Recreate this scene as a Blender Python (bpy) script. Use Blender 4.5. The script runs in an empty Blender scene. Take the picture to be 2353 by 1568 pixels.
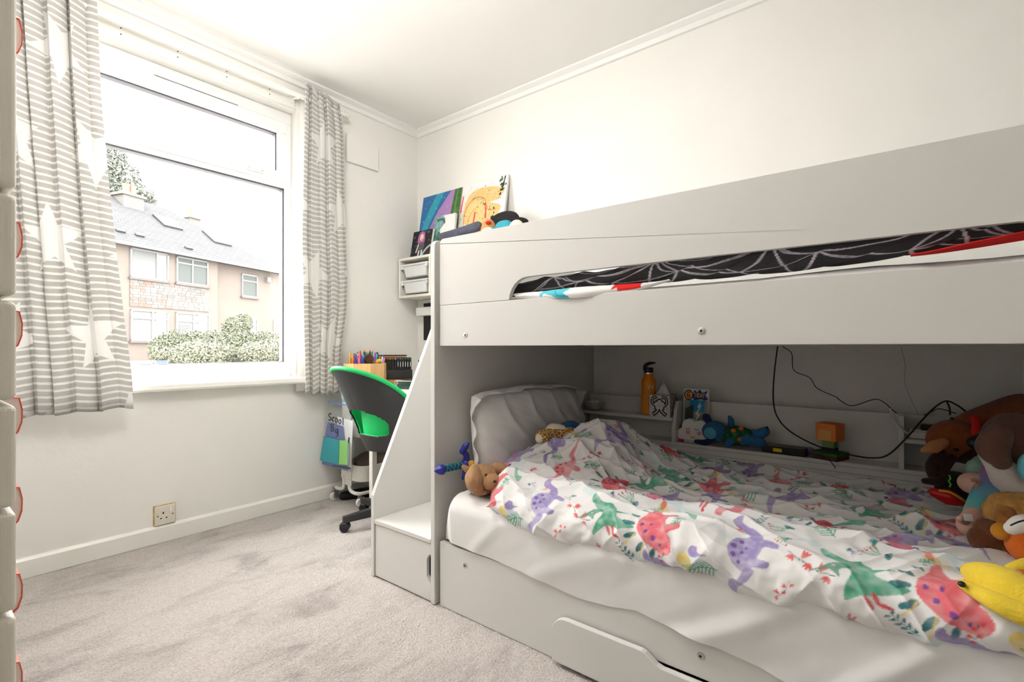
import bpy, math, random
import numpy as np
from mathutils import Vector, Matrix, Euler, noise as mnoise

random.seed(7)
S = bpy.context.scene
C = S.collection
PI = math.pi

# ------------------------------------------------------------------ camera
FPX, HX, HY = 1128.0, 1176.5, 800.0
YAW = math.atan2(2065 - HX, FPX)
FX, FY = math.cos(YAW), math.sin(YAW)
RX, RY = math.sin(YAW), -math.cos(YAW)
cam = bpy.data.cameras.new('camera')
cam.sensor_width = 36.0
cam.lens = FPX / 2353.0 * 36.0
cam.shift_y = (HY - 784.0) / 2353.0
cam.clip_start = 0.02
cam.clip_end = 300
co = bpy.data.objects.new('camera', cam)
C.objects.link(co)
co.location = (0, 0, 1.0)
co.rotation_euler = (PI / 2, 0, YAW - PI / 2)
S.camera = co

# ------------------------------------------------------------------ sky (bright even overcast), exposure
w = bpy.data.worlds.new('overcast_sky')
S.world = w
w.use_nodes = True
bg = w.node_tree.nodes['Background']
bg.inputs[0].default_value = (1.0, 0.985, 0.962, 1)
bg.inputs[1].default_value = 9.0
S.view_settings.view_transform = 'Standard'
S.view_settings.look = 'None'
S.view_settings.exposure = 1.08
S.view_settings.gamma = 1.0
S.view_settings.use_curve_mapping = False
FILL_LAMP_W = 13.0


# ------------------------------------------------------------------ helpers
def sl(r, g=None, b=None):
    """sRGB 0-255 to linear"""
    if g is None:
        g = b = r
    o = []
    for c in (r, g, b):
        c /= 255.0
        o.append(c / 12.92 if c <= 0.04045 else ((c + 0.055) / 1.055) ** 2.4)
    return tuple(o)


def at(px, py, d):
    """point at depth d (metres along the view axis) for a place seen in the photo"""
    u = (px - HX) / FPX
    v = (HY - py) / FPX
    return Vector(((FX + u * RX) * d, (FY + u * RY) * d, 1.0 + v * d))


def onx(px, py, x):
    u = (px - HX) / FPX
    return at(px, py, x / (FX + u * RX))


def ony(px, py, y):
    u = (px - HX) / FPX
    return at(px, py, y / (FY + u * RY))


class Nd:
    """tiny expression wrapper for shader math"""
    def __init__(s, nt, sock):
        s.nt, s.k = nt, sock

    def op(s, o, b=None, c=None):
        n = s.nt.nodes.new('ShaderNodeMath')
        n.operation = o
        for i, q in enumerate((s, b, c)):
            if q is None:
                continue
            if isinstance(q, Nd):
                s.nt.links.new(q.k, n.inputs[i])
            else:
                n.inputs[i].default_value = q
        return Nd(s.nt, n.outputs[0])

    def __add__(s, b): return s.op('ADD', b)
    def __sub__(s, b): return s.op('SUBTRACT', b)
    def __mul__(s, b): return s.op('MULTIPLY', b)
    def __truediv__(s, b): return s.op('DIVIDE', b)
    def lt(s, b): return s.op('LESS_THAN', b)


MATS = {}


def M(name, col, rough=0.55, var=0.0, vscale=4.0, bump=0.0, bscale=60.0, metal=0.0, spec=0.4, col2=None,
      sheen=0.0, stretch=None, emit=None, trans=0.0, sub=0.0):
    if name in MATS:
        return MATS[name]
    m = bpy.data.materials.new(name)
    MATS[name] = m
    m.use_nodes = True
    nt = m.node_tree
    p = nt.nodes['Principled BSDF']
    p.inputs['Base Color'].default_value = (*col, 1)
    p.inputs['Roughness'].default_value = rough
    p.inputs['Metallic'].default_value = metal
    p.inputs['Specular IOR Level'].default_value = spec
    if sheen:
        p.inputs['Sheen Weight'].default_value = sheen * .2
        p.inputs['Sheen Roughness'].default_value = 0.6
    tc = nt.nodes.new('ShaderNodeTexCoord')
    src = tc.outputs['Object']
    if stretch:
        mp = nt.nodes.new('ShaderNodeMapping')
        mp.inputs['Scale'].default_value = stretch
        nt.links.new(src, mp.inputs[0])
        src = mp.outputs[0]
    if var or col2:
        n = nt.nodes.new('ShaderNodeTexNoise')
        n.inputs['Scale'].default_value = vscale
        n.inputs['Detail'].default_value = 4
        nt.links.new(src, n.inputs['Vector'])
        r = nt.nodes.new('ShaderNodeValToRGB')
        c2 = col2 or tuple(c * (1 - var) for c in col)
        r.color_ramp.elements[0].position = 0.35
        r.color_ramp.elements[1].position = 0.65
        r.color_ramp.elements[0].color = (*c2, 1)
        r.color_ramp.elements[1].color = (*col, 1)
        nt.links.new(n.outputs['Fac'], r.inputs[0])
        nt.links.new(r.outputs[0], p.inputs['Base Color'])
    if bump:
        n = nt.nodes.new('ShaderNodeTexNoise')
        n.inputs['Scale'].default_value = bscale
        n.inputs['Detail'].default_value = 3
        nt.links.new(src, n.inputs['Vector'])
        b = nt.nodes.new('ShaderNodeBump')
        b.inputs['Strength'].default_value = bump
        b.inputs['Distance'].default_value = 0.01
        nt.links.new(n.outputs['Fac'], b.inputs['Height'])
        nt.links.new(b.outputs[0], p.inputs['Normal'])
    if emit:
        p.inputs['Emission Color'].default_value = (*col, 1)
        p.inputs['Emission Strength'].default_value = emit
    if trans:
        p.inputs['Transmission Weight'].default_value = trans
    return m


def MV(name, rough=0.8, bump=0.15, bscale=900.0, sheen=0.0):
    """material that shows a printed colour attribute"""
    if name in MATS:
        return MATS[name]
    m = M(name, (0.8, 0.8, 0.8), rough, bump=bump, bscale=bscale, sheen=sheen, spec=0.25)
    nt = m.node_tree
    a = nt.nodes.new('ShaderNodeAttribute')
    a.attribute_name = 'print'
    nt.links.new(a.outputs['Color'], nt.nodes['Principled BSDF'].inputs['Base Color'])
    return m


def glassy(name, alpha=0.06, tint=(1, 1, 1), rough=0.02):
    if name in MATS:
        return MATS[name]
    m = bpy.data.materials.new(name)
    MATS[name] = m
    m.use_nodes = True
    nt = m.node_tree
    for n in list(nt.nodes):
        nt.nodes.remove(n)
    o = nt.nodes.new('ShaderNodeOutputMaterial')
    mx = nt.nodes.new('ShaderNodeMixShader')
    t = nt.nodes.new('ShaderNodeBsdfTransparent')
    t.inputs[0].default_value = (*tint, 1)
    g = nt.nodes.new('ShaderNodeBsdfGlossy')
    g.inputs['Roughness'].default_value = rough
    mx.inputs[0].default_value = alpha
    nt.links.new(t.outputs[0], mx.inputs[1])
    nt.links.new(g.outputs[0], mx.inputs[2])
    nt.links.new(mx.outputs[0], o.inputs[0])
    return m


WLOC = {}


def wl(o):
    return WLOC.get(o.name, Vector((0, 0, 0)))


def tag(o, label=None, cat=None, group=None, kind=None):
    if label:
        o['label'] = label
    if cat:
        o['category'] = cat
    if group:
        o['group'] = group
    if kind:
        o['kind'] = kind
    return o


def thing(name, loc, label, cat, group=None, kind=None):
    o = bpy.data.objects.new(name, None)
    C.objects.link(o)
    o.location = loc
    o.empty_display_size = 0.05
    WLOC[o.name] = Vector(loc)
    return tag(o, label, cat, group, kind)


def catmull(pts, n=8, closed=False):
    P = [Vector(p) for p in pts]
    N = len(P)
    out = []
    rng = range(N) if closed else range(N - 1)
    for i in rng:
        if closed:
            a, b, c, d = P[(i - 1) % N], P[i], P[(i + 1) % N], P[(i + 2) % N]
        else:
            a, b, c, d = P[max(i - 1, 0)], P[i], P[i + 1], P[min(i + 2, N - 1)]
        for j in range(n):
            t = j / n
            out.append(0.5 * ((2 * b) + (c - a) * t + (2 * a - 5 * b + 4 * c - d) * t * t + (3 * b - a - 3 * c + d) * t ** 3))
    if not closed:
        out.append(P[-1])
    return out


class MB:
    def __init__(s):
        s.v, s.f, s.m = [], [], []
        s.col = None

    def _add(s, vs, fs, mi=0):
        o = len(s.v)
        s.v += [Vector(q) for q in vs]
        s.f += [tuple(i + o for i in q) for q in fs]
        s.m += [mi] * len(fs)
        return s

    def box(s, x0, x1, y0, y1, z0, z1, mi=0):
        vs = [(x, y, z) for x in (x0, x1) for y in (y0, y1) for z in (z0, z1)]
        return s._add(vs, [(0, 1, 3, 2), (4, 6, 7, 5), (0, 4, 5, 1), (2, 3, 7, 6), (0, 2, 6, 4), (1, 5, 7, 3)], mi)

    def obox(s, c, size, rot=None, mi=0):
        R = rot or Matrix.Identity(3)
        vs = [Vector(c) + R @ Vector((x * size[0] / 2, y * size[1] / 2, z * size[2] / 2)) for x in (-1, 1) for y in (-1, 1) for z in (-1, 1)]
        return s._add(vs, [(0, 1, 3, 2), (4, 6, 7, 5), (0, 4, 5, 1), (2, 3, 7, 6), (0, 2, 6, 4), (1, 5, 7, 3)], mi)

    def tube(s, pts, r, n=8, mi=0, cap=True, flat=1.0):
        P = [Vector(p) for p in pts]
        rs = r if isinstance(r, (list, tuple)) else [r] * len(P)
        vs, fs = [], []
        up = None
        for i, p in enumerate(P):
            t = (P[min(i + 1, len(P) - 1)] - P[max(i - 1, 0)])
            if t.length < 1e-9:
                t = Vector((0, 0, 1))
            t.normalize()
            if up is None:
                up = Vector((0, 0, 1)) if abs(t.z) < 0.9 else Vector((1, 0, 0))
            a = up - t * up.dot(t)
            if a.length < 1e-6:
                a = t.orthogonal()
            a.normalize()
            up = a
            b = t.cross(a)
            for k in range(n):
                an = 2 * PI * k / n
                vs.append(p + (a * math.cos(an) * flat + b * math.sin(an)) * rs[i])
        for i in range(len(P) - 1):
            for k in range(n):
                k2 = (k + 1) % n
                fs.append((i * n + k, i * n + k2, (i + 1) * n + k2, (i + 1) * n + k))
        if cap:
            fs.append(tuple(range(n))[::-1])
            fs.append(tuple((len(P) - 1) * n + k for k in range(n)))
        return s._add(vs, fs, mi)

    def limb(s, pts, rs, n=14, sub=6, mi=0):
        """round-ended tapering tube through points"""
        P = catmull(pts, sub)
        m = len(pts)
        R = []
        for i in range(len(P)):
            t = i / (len(P) - 1) * (m - 1)
            k = min(int(t), m - 2)
            q = t - k
            R.append(rs[k] * (1 - q) + rs[k + 1] * q)
        d0 = (P[0] - P[1]).normalized()
        d1 = (P[-1] - P[-2]).normalized()
        pre, pr, post, qr = [], [], [], []
        for k in range(4):
            an = PI / 2 * (1 - k / 4)
            pre.append(P[0] + d0 * R[0] * math.sin(an))
            pr.append(max(R[0] * math.cos(an), 1e-4))
            an2 = PI / 2 * (k + 1) / 4
            post.append(P[-1] + d1 * R[-1] * math.sin(an2))
            qr.append(max(R[-1] * math.cos(an2), 1e-4))
        return s.tube(pre + P + post, pr + R + qr, n, mi)

    def lathe(s, prof, c=(0, 0, 0), n=24, rot=None, mi=0, cap=True):
        R = rot or Matrix.Identity(3)
        c = Vector(c)
        vs, fs = [], []
        for (r, z) in prof:
            for k in range(n):
                an = 2 * PI * k / n
                vs.append(c + R @ Vector((r * math.cos(an), r * math.sin(an), z)))
        for i in range(len(prof) - 1):
            for k in range(n):
                k2 = (k + 1) % n
                fs.append((i * n + k, i * n + k2, (i + 1) * n + k2, (i + 1) * n + k))
        if cap:
            fs.append(tuple(range(n))[::-1])
            fs.append(tuple((len(prof) - 1) * n + k for k in range(n)))
        return s._add(vs, fs, mi)

    def prism(s, poly, axis, a, b, mi=0):
        """poly in the two other axes (order x,y,z without axis)"""
        def mk(p, q):
            if axis == 'x':
                return (q, p[0], p[1])
            if axis == 'y':
                return (p[0], q, p[1])
            return (p[0], p[1], q)
        n = len(poly)
        vs = [mk(p, a) for p in poly] + [mk(p, b) for p in poly]
        fs = [tuple(range(n))[::-1], tuple(range(n, 2 * n))]
        for i in range(n):
            j = (i + 1) % n
            fs.append((i, j, n + j, n + i))
        return s._add(vs, fs, mi)

    def oprism(s, poly, org, ex, ey, depth, mi=0):
        """flat outline in a plane (org, ex, ey), thickness depth along ex x ey"""
        ex, ey, org = Vector(ex), Vector(ey), Vector(org)
        nn = ex.cross(ey).normalized()
        n = len(poly)
        vs = [org + ex * p[0] + ey * p[1] for p in poly] + [org + ex * p[0] + ey * p[1] + nn * depth for p in poly]
        fs = [tuple(range(n))[::-1], tuple(range(n, 2 * n))]
        for i in range(n):
            j = (i + 1) % n
            fs.append((i, j, n + j, n + i))
        return s._add(vs, fs, mi)

    def blob(s, c, rad, rot=None, n=20, nz=0.0, nf=8.0, power=2.0, mi=0, seed=0.0):
        R = rot or Matrix.Identity(3)
        c = Vector(c)
        m = max(8, int(n * 0.7))
        vs, fs = [], []
        def sp(x):
            return math.copysign(abs(x) ** (2.0 / power), x)
        for i in range(m + 1):
            th = PI * i / m
            for k in range(n):
                ph = 2 * PI * k / n
                d = Vector((sp(math.sin(th)) * sp(math.cos(ph)), sp(math.sin(th)) * sp(math.sin(ph)), sp(math.cos(th))))
                q = Vector((d.x * rad[0], d.y * rad[1], d.z * rad[2]))
                if nz:
                    q *= 1 + nz * mnoise.noise((q + c) * nf * 10 + Vector((seed, 0, 0)))
                vs.append(c + R @ q)
        for i in range(m):
            for k in range(n):
                k2 = (k + 1) % n
                fs.append((i * n + k, (i + 1) * n + k, (i + 1) * n + k2, i * n + k2))
        return s._add(vs, fs, mi)

    def grid(s, fn, nu, nv, mi=0):
        vs = [fn(i / (nu - 1), j / (nv - 1)) for i in range(nu) for j in range(nv)]
        fs = [(i * nv + j, (i + 1) * nv + j, (i + 1) * nv + j + 1, i * nv + j + 1) for i in range(nu - 1) for j in range(nv - 1)]
        return s._add(vs, fs, mi)

    def build(s, name, mats, parent=None, smooth=None, bevel=0.0, bseg=2, label=None):
        me = bpy.data.meshes.new(name)
        V = np.array([tuple(q) for q in s.v])
        lo, hi = V.min(0), V.max(0)
        org = Vector(((lo[0] + hi[0]) / 2, (lo[1] + hi[1]) / 2, lo[2] if parent is None else (lo[2] + hi[2]) / 2))
        me.from_pydata([tuple(q - org) for q in s.v], [], s.f)
        if not isinstance(mats, (list, tuple)):
            mats = [mats]
        for q in mats:
            me.materials.append(q)
        if len(mats) > 1:
            me.polygons.foreach_set('material_index', s.m)
        if smooth:
            me.polygons.foreach_set('use_smooth', [True] * len(me.polygons))
            if smooth < 180:
                me.set_sharp_from_angle(angle=math.radians(smooth))
        if s.col is not None:
            at_ = me.color_attributes.new('print', 'FLOAT_COLOR', 'POINT')
            buf = np.ones((len(s.v), 4), np.float32)
            buf[:, :3] = s.col
            at_.data.foreach_set('color', buf.ravel())
        me.update()
        o = bpy.data.objects.new(name, me)
        C.objects.link(o)
        if parent is not None:
            o.parent = parent
            o.location = org - wl(parent)
        else:
            o.location = org
        WLOC[o.name] = org
        if bevel:
            b = o.modifiers.new('bevel', 'BEVEL')
            b.width = bevel
            b.segments = bseg
            b.limit_method = 'ANGLE'
            b.angle_limit = math.radians(40)
            b.harden_normals = False
        if label:
            o['label'] = label
        return o


def rotm(x=0, y=0, z=0):
    return Euler((math.radians(x), math.radians(y), math.radians(z))).to_matrix()


def arc(cx, cy, r, a0, a1, n=6):
    return [(cx + r * math.cos(math.radians(a0 + (a1 - a0) * i / n)), cy + r * math.sin(math.radians(a0 + (a1 - a0) * i / n))) for i in range(n + 1)]


def rrect(x0, x1, y0, y1, r, n=4):
    return arc(x1 - r, y1 - r, r, 0, 90, n) + arc(x0 + r, y1 - r, r, 90, 180, n) + arc(x0 + r, y0 + r, r, 180, 270, n) + arc(x1 - r, y0 + r, r, 270, 360, n)


# ------------------------------------------------------------------ painted print canvas (numpy raster used as colour attribute)
_rng = np.random.RandomState(3)


def vnoise(h, w, cells):
    g = _rng.rand(cells + 2, cells + 2)
    y = np.linspace(0, cells, h)
    x = np.linspace(0, cells, w)
    yi, xi = y.astype(int), x.astype(int)
    fy, fx = (y - yi)[:, None], (x - xi)[None, :]
    fy, fx = fy * fy * (3 - 2 * fy), fx * fx * (3 - 2 * fx)
    a = g[yi][:, xi]
    b = g[yi][:, xi + 1]
    c = g[yi + 1][:, xi]
    d = g[yi + 1][:, xi + 1]
    return a * (1 - fy) * (1 - fx) + b * (1 - fy) * fx + c * fy * (1 - fx) + d * fy * fx


class Cv:
    def __init__(s, w, h, res, bg, wrap=False):
        s.w, s.h, s.res = w, h, res
        s.nx, s.ny = int(round(w / res)), int(round(h / res))
        s.a = np.zeros((s.ny, s.nx, 3))
        s.a[:] = bg
        s.wrap = wrap
        s.wc = vnoise(s.ny, s.nx, 26) * 0.6 + vnoise(s.ny, s.nx, 60) * 0.4

    def poly(s, pts, col, alpha=1.0, wc=0.0):
        P = np.array([(p[0], p[1]) for p in pts])
        offs = [(i * s.w, j * s.h) for i in (-1, 0, 1) for j in (-1, 0, 1)] if s.wrap else [(0, 0)]
        for ox, oy in offs:
            Q = (P + (ox, oy)) / s.res
            x0, y0 = np.floor(Q.min(0)).astype(int)
            x1, y1 = np.ceil(Q.max(0)).astype(int) + 1
            x0, y0, x1, y1 = max(x0, 0), max(y0, 0), min(x1, s.nx), min(y1, s.ny)
            if x0 >= x1 or y0 >= y1:
                continue
            gx, gy = np.meshgrid(np.arange(x0, x1) + 0.5, np.arange(y0, y1) + 0.5)
            ins = np.zeros(gx.shape, bool)
            n = len(Q)
            for i in range(n):
                xa, ya = Q[i]
                xb, yb = Q[(i + 1) % n]
                if ya == yb:
                    continue
                cr = ((ya > gy) != (yb > gy)) & (gx < (xb - xa) * (gy - ya) / (yb - ya) + xa)
                ins ^= cr
            al = ins * alpha
            if wc:
                al = al * np.clip(1.0 - wc * (s.wc[y0:y1, x0:x1] - 0.30) * 1.25, 0.25, 1)
            s.a[y0:y1, x0:x1] = s.a[y0:y1, x0:x1] * (1 - al[..., None]) + np.array(col) * al[..., None]

    def smooth(s, pts, col, alpha=1.0, wc=0.0, n=6):
        s.poly([(q.x, q.y) for q in catmull([(p[0], p[1], 0) for p in pts], n, True)], col, alpha, wc)

    def ell(s, c, rx, ry, col, ang=0.0, alpha=1.0, wc=0.0):
        ca, sa = math.cos(ang), math.sin(ang)
        s.poly([(c[0] + rx * math.cos(t) * ca - ry * math.sin(t) * sa, c[1] + rx * math.cos(t) * sa + ry * math.sin(t) * ca) for t in np.linspace(0, 2 * PI, 18, endpoint=False)], col, alpha, wc)

    def stroke(s, pts, wd, col, alpha=1.0, curve=True):
        P = catmull([(p[0], p[1], 0) for p in pts], 5) if curve and len(pts) > 2 else [Vector((p[0], p[1], 0)) for p in pts]
        for a, b in zip(P, P[1:]):
            d = b - a
            if d.length < 1e-9:
                continue
            d.normalize()
            q = Vector((-d.y, d.x, 0)) * wd / 2
            e = d * wd * 0.25
            s.poly([((a - e + q).x, (a - e + q).y), ((b + e + q).x, (b + e + q).y), ((b + e - q).x, (b + e - q).y), ((a - e - q).x, (a - e - q).y)], col, alpha)

    def sample(s, x, y):
        xi = np.asarray(x) / s.res - 0.5
        yi = np.asarray(y) / s.res - 0.5
        x0, y0 = np.floor(xi).astype(int), np.floor(yi).astype(int)
        fx, fy = (xi - x0)[..., None], (yi - y0)[..., None]
        if s.wrap:
            g = lambda yy, xx: s.a[yy % s.ny, xx % s.nx]
        else:
            g = lambda yy, xx: s.a[np.clip(yy, 0, s.ny - 1), np.clip(xx, 0, s.nx - 1)]
        return g(y0, x0) * (1 - fx) * (1 - fy) + g(y0, x0 + 1) * fx * (1 - fy) + g(y0 + 1, x0) * (1 - fx) * fy + g(y0 + 1, x0 + 1) * fx * fy


def npgrid(name, X, Y, Z, mat, parent=None, col=None, thick=0.0, smooth=True, label=None):
    """mesh object from 2-D coordinate arrays"""
    nu, nv = X.shape
    org = np.array([(X.min() + X.max()) / 2, (Y.min() + Y.max()) / 2, Z.min() if parent is None else (Z.min() + Z.max()) / 2])
    V = np.stack([X, Y, Z], -1).reshape(-1, 3) - org
    idx = np.arange(nu * nv).reshape(nu, nv)
    F = np.stack([idx[:-1, :-1], idx[1:, :-1], idx[1:, 1:], idx[:-1, 1:]], -1).reshape(-1, 4)
    me = bpy.data.meshes.new(name)
    me.vertices.add(len(V))
    me.vertices.foreach_set('co', V.astype(np.float32).ravel())
    me.loops.add(F.size)
    me.loops.foreach_set('vertex_index', F.ravel().astype(np.int32))
    me.polygons.add(len(F))
    me.polygons.foreach_set('loop_start', np.arange(0, F.size, 4, dtype=np.int32))
    me.polygons.foreach_set('use_smooth', np.ones(len(F), bool) if smooth else np.zeros(len(F), bool))
    me.update(calc_edges=True)
    me.validate()
    if col is not None:
        a = me.color_attributes.new('print', 'FLOAT_COLOR', 'POINT')
        b = np.ones((len(V), 4), np.float32)
        b[:, :3] = col.reshape(-1, 3)
        a.data.foreach_set('color', b.ravel())
    me.materials.append(mat)
    o = bpy.data.objects.new(name, me)
    C.objects.link(o)
    org = Vector(org)
    if parent is not None:
        o.parent = parent
        o.location = org - wl(parent)
    else:
        o.location = org
    WLOC[o.name] = org
    if thick:
        q = o.modifiers.new('thickness', 'SOLIDIFY')
        q.thickness = thick
        q.offset = -1
    if label:
        o['label'] = label
    return o


def printed_panel(name, cv, org, ex, ey, mat, parent, res, thick):
    """flat printed sheet of real thickness: org lower-left corner, ex/ey full-size edge vectors"""
    ex, ey, org = Vector(ex), Vector(ey), Vector(org)
    nx = max(8, int(ex.length / res))
    ny = max(8, int(ey.length / res))
    U, Vv = np.meshgrid(np.linspace(0, 1, nx), np.linspace(0, 1, ny), indexing='ij')
    X = org.x + U * ex.x + Vv * ey.x
    Y = org.y + U * ex.y + Vv * ey.y
    Z = org.z + U * ex.z + Vv * ey.z
    col = cv.sample(U * cv.w, Vv * cv.h)
    return npgrid(name, X, Y, Z, mat, parent, col, thick, smooth=False)


# ------------------------------------------------------------------ materials used all over
WALL = M('wall_paint', (0.86, 0.845, 0.81), 0.75, bump=0.10, bscale=35, spec=0.2, var=0.02, vscale=3)
CEIL = M('ceiling_paint', (0.88, 0.87, 0.85), 0.8, bump=0.04, bscale=30, spec=0.15)
TRIM = M('gloss_white_paint', (0.86, 0.845, 0.80), 0.35, bump=0.03, bscale=18, spec=0.5)
UPVC = M('white_upvc', (0.88, 0.88, 0.87), 0.3, spec=0.5)
BEDW = M('white_laminate', (0.70, 0.69, 0.668), 0.35, spec=0.4, bump=0.01, bscale=200)
SHEET = M('white_cotton_sheet', (0.85, 0.845, 0.84), 0.9, bump=0.08, bscale=500, spec=0.15, sheen=0.2)
BLACK = M('black_plastic', (0.012, 0.012, 0.013), 0.4)
DARK = M('dark_gap', (0.01, 0.01, 0.01), 0.9)
STEEL = M('zinc_steel', (0.55, 0.55, 0.55), 0.35, metal=1.0)
WPLAST = M('white_plastic', (0.82, 0.82, 0.81), 0.35)
WMETAL = M('white_powder_coat', (0.82, 0.80, 0.74), 0.4)

# ==================================================================  THE ROOM
XL, XR, YB, YW, ZC = -0.55, 2.59, -1.70, 2.99, 2.705
OX0, OX1, OZ0, OZ1 = 0.05, 1.602, 0.815, 2.50          # window opening


def struct(o):
    o['kind'] = 'structure'
    return o


# floor with carpet
def carpet():
    m = bpy.data.materials.new('carpet_pile')
    m.use_nodes = True
    nt = m.node_tree
    L = nt.links.new
    p = nt.nodes['Principled BSDF']
    p.inputs['Roughness'].default_value = 1.0
    p.inputs['Specular IOR Level'].default_value = 0.05
    p.inputs['Sheen Weight'].default_value = 0.25
    tc = nt.nodes.new('ShaderNodeTexCoord')
    mp = nt.nodes.new('ShaderNodeMapping')
    mp.inputs['Rotation'].default_value = (0, 0, 0.6)
    mp.inputs['Scale'].default_value = (1.0, 2.2, 1)
    L(tc.outputs['Object'], mp.inputs[0])
    a = nt.nodes.new('ShaderNodeTexNoise')
    a.inputs['Scale'].default_value = 2.6
    a.inputs['Detail'].default_value = 7
    a.inputs['Roughness'].default_value = 0.62
    a.inputs['Distortion'].default_value = 0.6
    L(mp.outputs[0], a.inputs['Vector'])
    r = nt.nodes.new('ShaderNodeValToRGB')
    e = r.color_ramp.elements
    e[0].position, e[0].color = 0.33, (0.40, 0.365, 0.345, 1)  # pile shading painted into the base colour as darker patches
    e[1].position, e[1].color = 0.52, (0.63, 0.58, 0.545, 1)
    q = e.new(0.43)
    q.color = (0.55, 0.505, 0.475, 1)
    L(a.outputs['Fac'], r.inputs[0])
    b = nt.nodes.new('ShaderNodeTexNoise')
    b.inputs['Scale'].default_value = 150
    b.inputs['Detail'].default_value = 3
    L(tc.outputs['Object'], b.inputs['Vector'])
    mx = nt.nodes.new('ShaderNodeMix')
    mx.data_type = 'RGBA'
    mx.blend_type = 'MULTIPLY'
    mx.inputs['Factor'].default_value = 0.55
    r2 = nt.nodes.new('ShaderNodeValToRGB')
    r2.color_ramp.elements[0].position = 0.3
    r2.color_ramp.elements[0].color = (0.55, 0.53, 0.51, 1)
    r2.color_ramp.elements[1].position = 0.6
    r2.color_ramp.elements[1].color = (1, 1, 1, 1)
    L(b.outputs['Fac'], r2.inputs[0])
    L(r.outputs[0], mx.inputs['A'])
    L(r2.outputs[0], mx.inputs['B'])
    L(mx.outputs['Result'], p.inputs['Base Color'])
    bp = nt.nodes.new('ShaderNodeBump')
    bp.inputs['Strength'].default_value = 0.9
    bp.inputs['Distance'].default_value = 0.012
    L(b.outputs['Fac'], bp.inputs['Height'])
    L(bp.outputs[0], p.inputs['Normal'])
    return m


fx = np.linspace(XL, XR, 330)
fy = np.linspace(YB, YW, 490)
GX, GY = np.meshgrid(fx, fy, indexing='ij')
rs = np.random.RandomState(5)
GZ = rs.rand(*GX.shape) * 0.004 - 0.004
fl = npgrid('floor', GX, GY, GZ, carpet(), thick=0.0)
struct(fl)
tag(fl, 'pale grey beige carpet covering the bedroom floor')
struct(MB().box(XL - .1, XR + .1, YB - .1, YW + .1, ZC, ZC + .1).build('ceiling', CEIL))
wb = MB()
wb.box(XL - .1, OX0, YW, YW + .22, -0.3, ZC)
wb.box(OX1, XR + .1, YW, YW + .22, -0.3, ZC)
wb.box(OX0, OX1, YW, YW + .22, -0.3, OZ0 - .04)
wb.box(OX0, OX1, YW, YW + .22, OZ1, ZC)
struct(wb.build('wall_back', WALL))
struct(MB().box(XR, XR + .12, YB - .1, YW, -.3, ZC).build('wall_right', WALL))
struct(MB().box(XL - .12, XL, YB - .1, YW, -.3, ZC).build('wall_left', WALL))
struct(MB().box(XL, XR, YB - .12, YB, -.3, ZC).build('wall_front', WALL))


def skirting(name, p0, p1, nrm):
    """skirting board with chamfered top along a wall"""
    p0, p1, nrm = Vector(p0), Vector(p1), Vector(nrm)
    prof = [(0, 0), (0.017, 0), (0.017, 0.076), (0.009, 0.086), (0, 0.088)]
    vs = [p + nrm * a + Vector((0, 0, b)) for p in (p0, p1) for a, b in prof]
    n = len(prof)
    fs = [(i, (i + 1) % n, n + (i + 1) % n, n + i) for i in range(n)] + [tuple(range(n))[::-1], tuple(range(n, 2 * n))]
    return struct(MB()._add(vs, fs).build(name, TRIM))


skirting('baseboard_back', (XL, YW, 0), (XR, YW, 0), (0, -1, 0))
skirting('baseboard_right', (XR, YB, 0), (XR, YW, 0), (-1, 0, 0))
skirting('baseboard_left', (XL, YB, 0), (XL, YW, 0), (1, 0, 0))
skirting('baseboard_front', (XL, YB, 0), (1.05, YB, 0), (0, 1, 0))


def cornice(name, p0, p1, nrm):
    p0, p1, nrm = Vector(p0), Vector(p1), Vector(nrm)
    prof = [(0, ZC), (0.052, ZC), (0.052, ZC - .012), (0.040, ZC - .018), (0.022, ZC - .026), (0.016, ZC - .040), (0.016, ZC - .050), (0, ZC - .052)]
    vs = [p + nrm * a + Vector((0, 0, b)) for p in (p0, p1) for a, b in prof]
    n = len(prof)
    fs = [(i, (i + 1) % n, n + (i + 1) % n, n + i) for i in range(n)] + [tuple(range(n))[::-1], tuple(range(n, 2 * n))]
    return struct(MB()._add(vs, fs).build(name, CEIL, smooth=40))


cornice('trim_1', (XL, YW, 0), (XR, YW, 0), (0, -1, 0))
cornice('trim_2', (XR, YB, 0), (XR, YW, 0), (-1, 0, 0))
cornice('trim_3', (XL, YB, 0), (XL, YW, 0), (1, 0, 0))
# batten over the window with screw holes
bt = struct(MB().box(0.0, 1.63, YW - .012, YW, 2.505, 2.585).build('trim_4', TRIM, bevel=.003))
for sx in (0.70, 0.94, 1.18, 1.42):
    for sz in (2.53, 2.56):
        MB().lathe([(.003, 0), (.003, .002)], (sx, YW - .0115, sz), 8, rotm(90)).build('screw_hole', DARK, bt)

# ---- window
win = thing('window_1', (0.83, YW + .08, OZ0), None, None, kind='structure')
FYa, FYb = 3.07, 3.135
fr = MB()
fr.box(OX0, OX1, FYa, FYb, 2.43, OZ1)
fr.box(OX0, OX1, FYa, FYb, OZ0 - .04, 0.865)
fr.box(OX0, OX0 + .05, FYa, FYb, .865, 2.43)
fr.box(OX1 - .042, OX1, FYa, FYb, .865, 2.43)
fr.box(OX0 + .05, OX1 - .042, FYa, FYb, 2.016, 2.060)
fr.build('window_frame', UPVC, win, bevel=.004)
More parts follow.
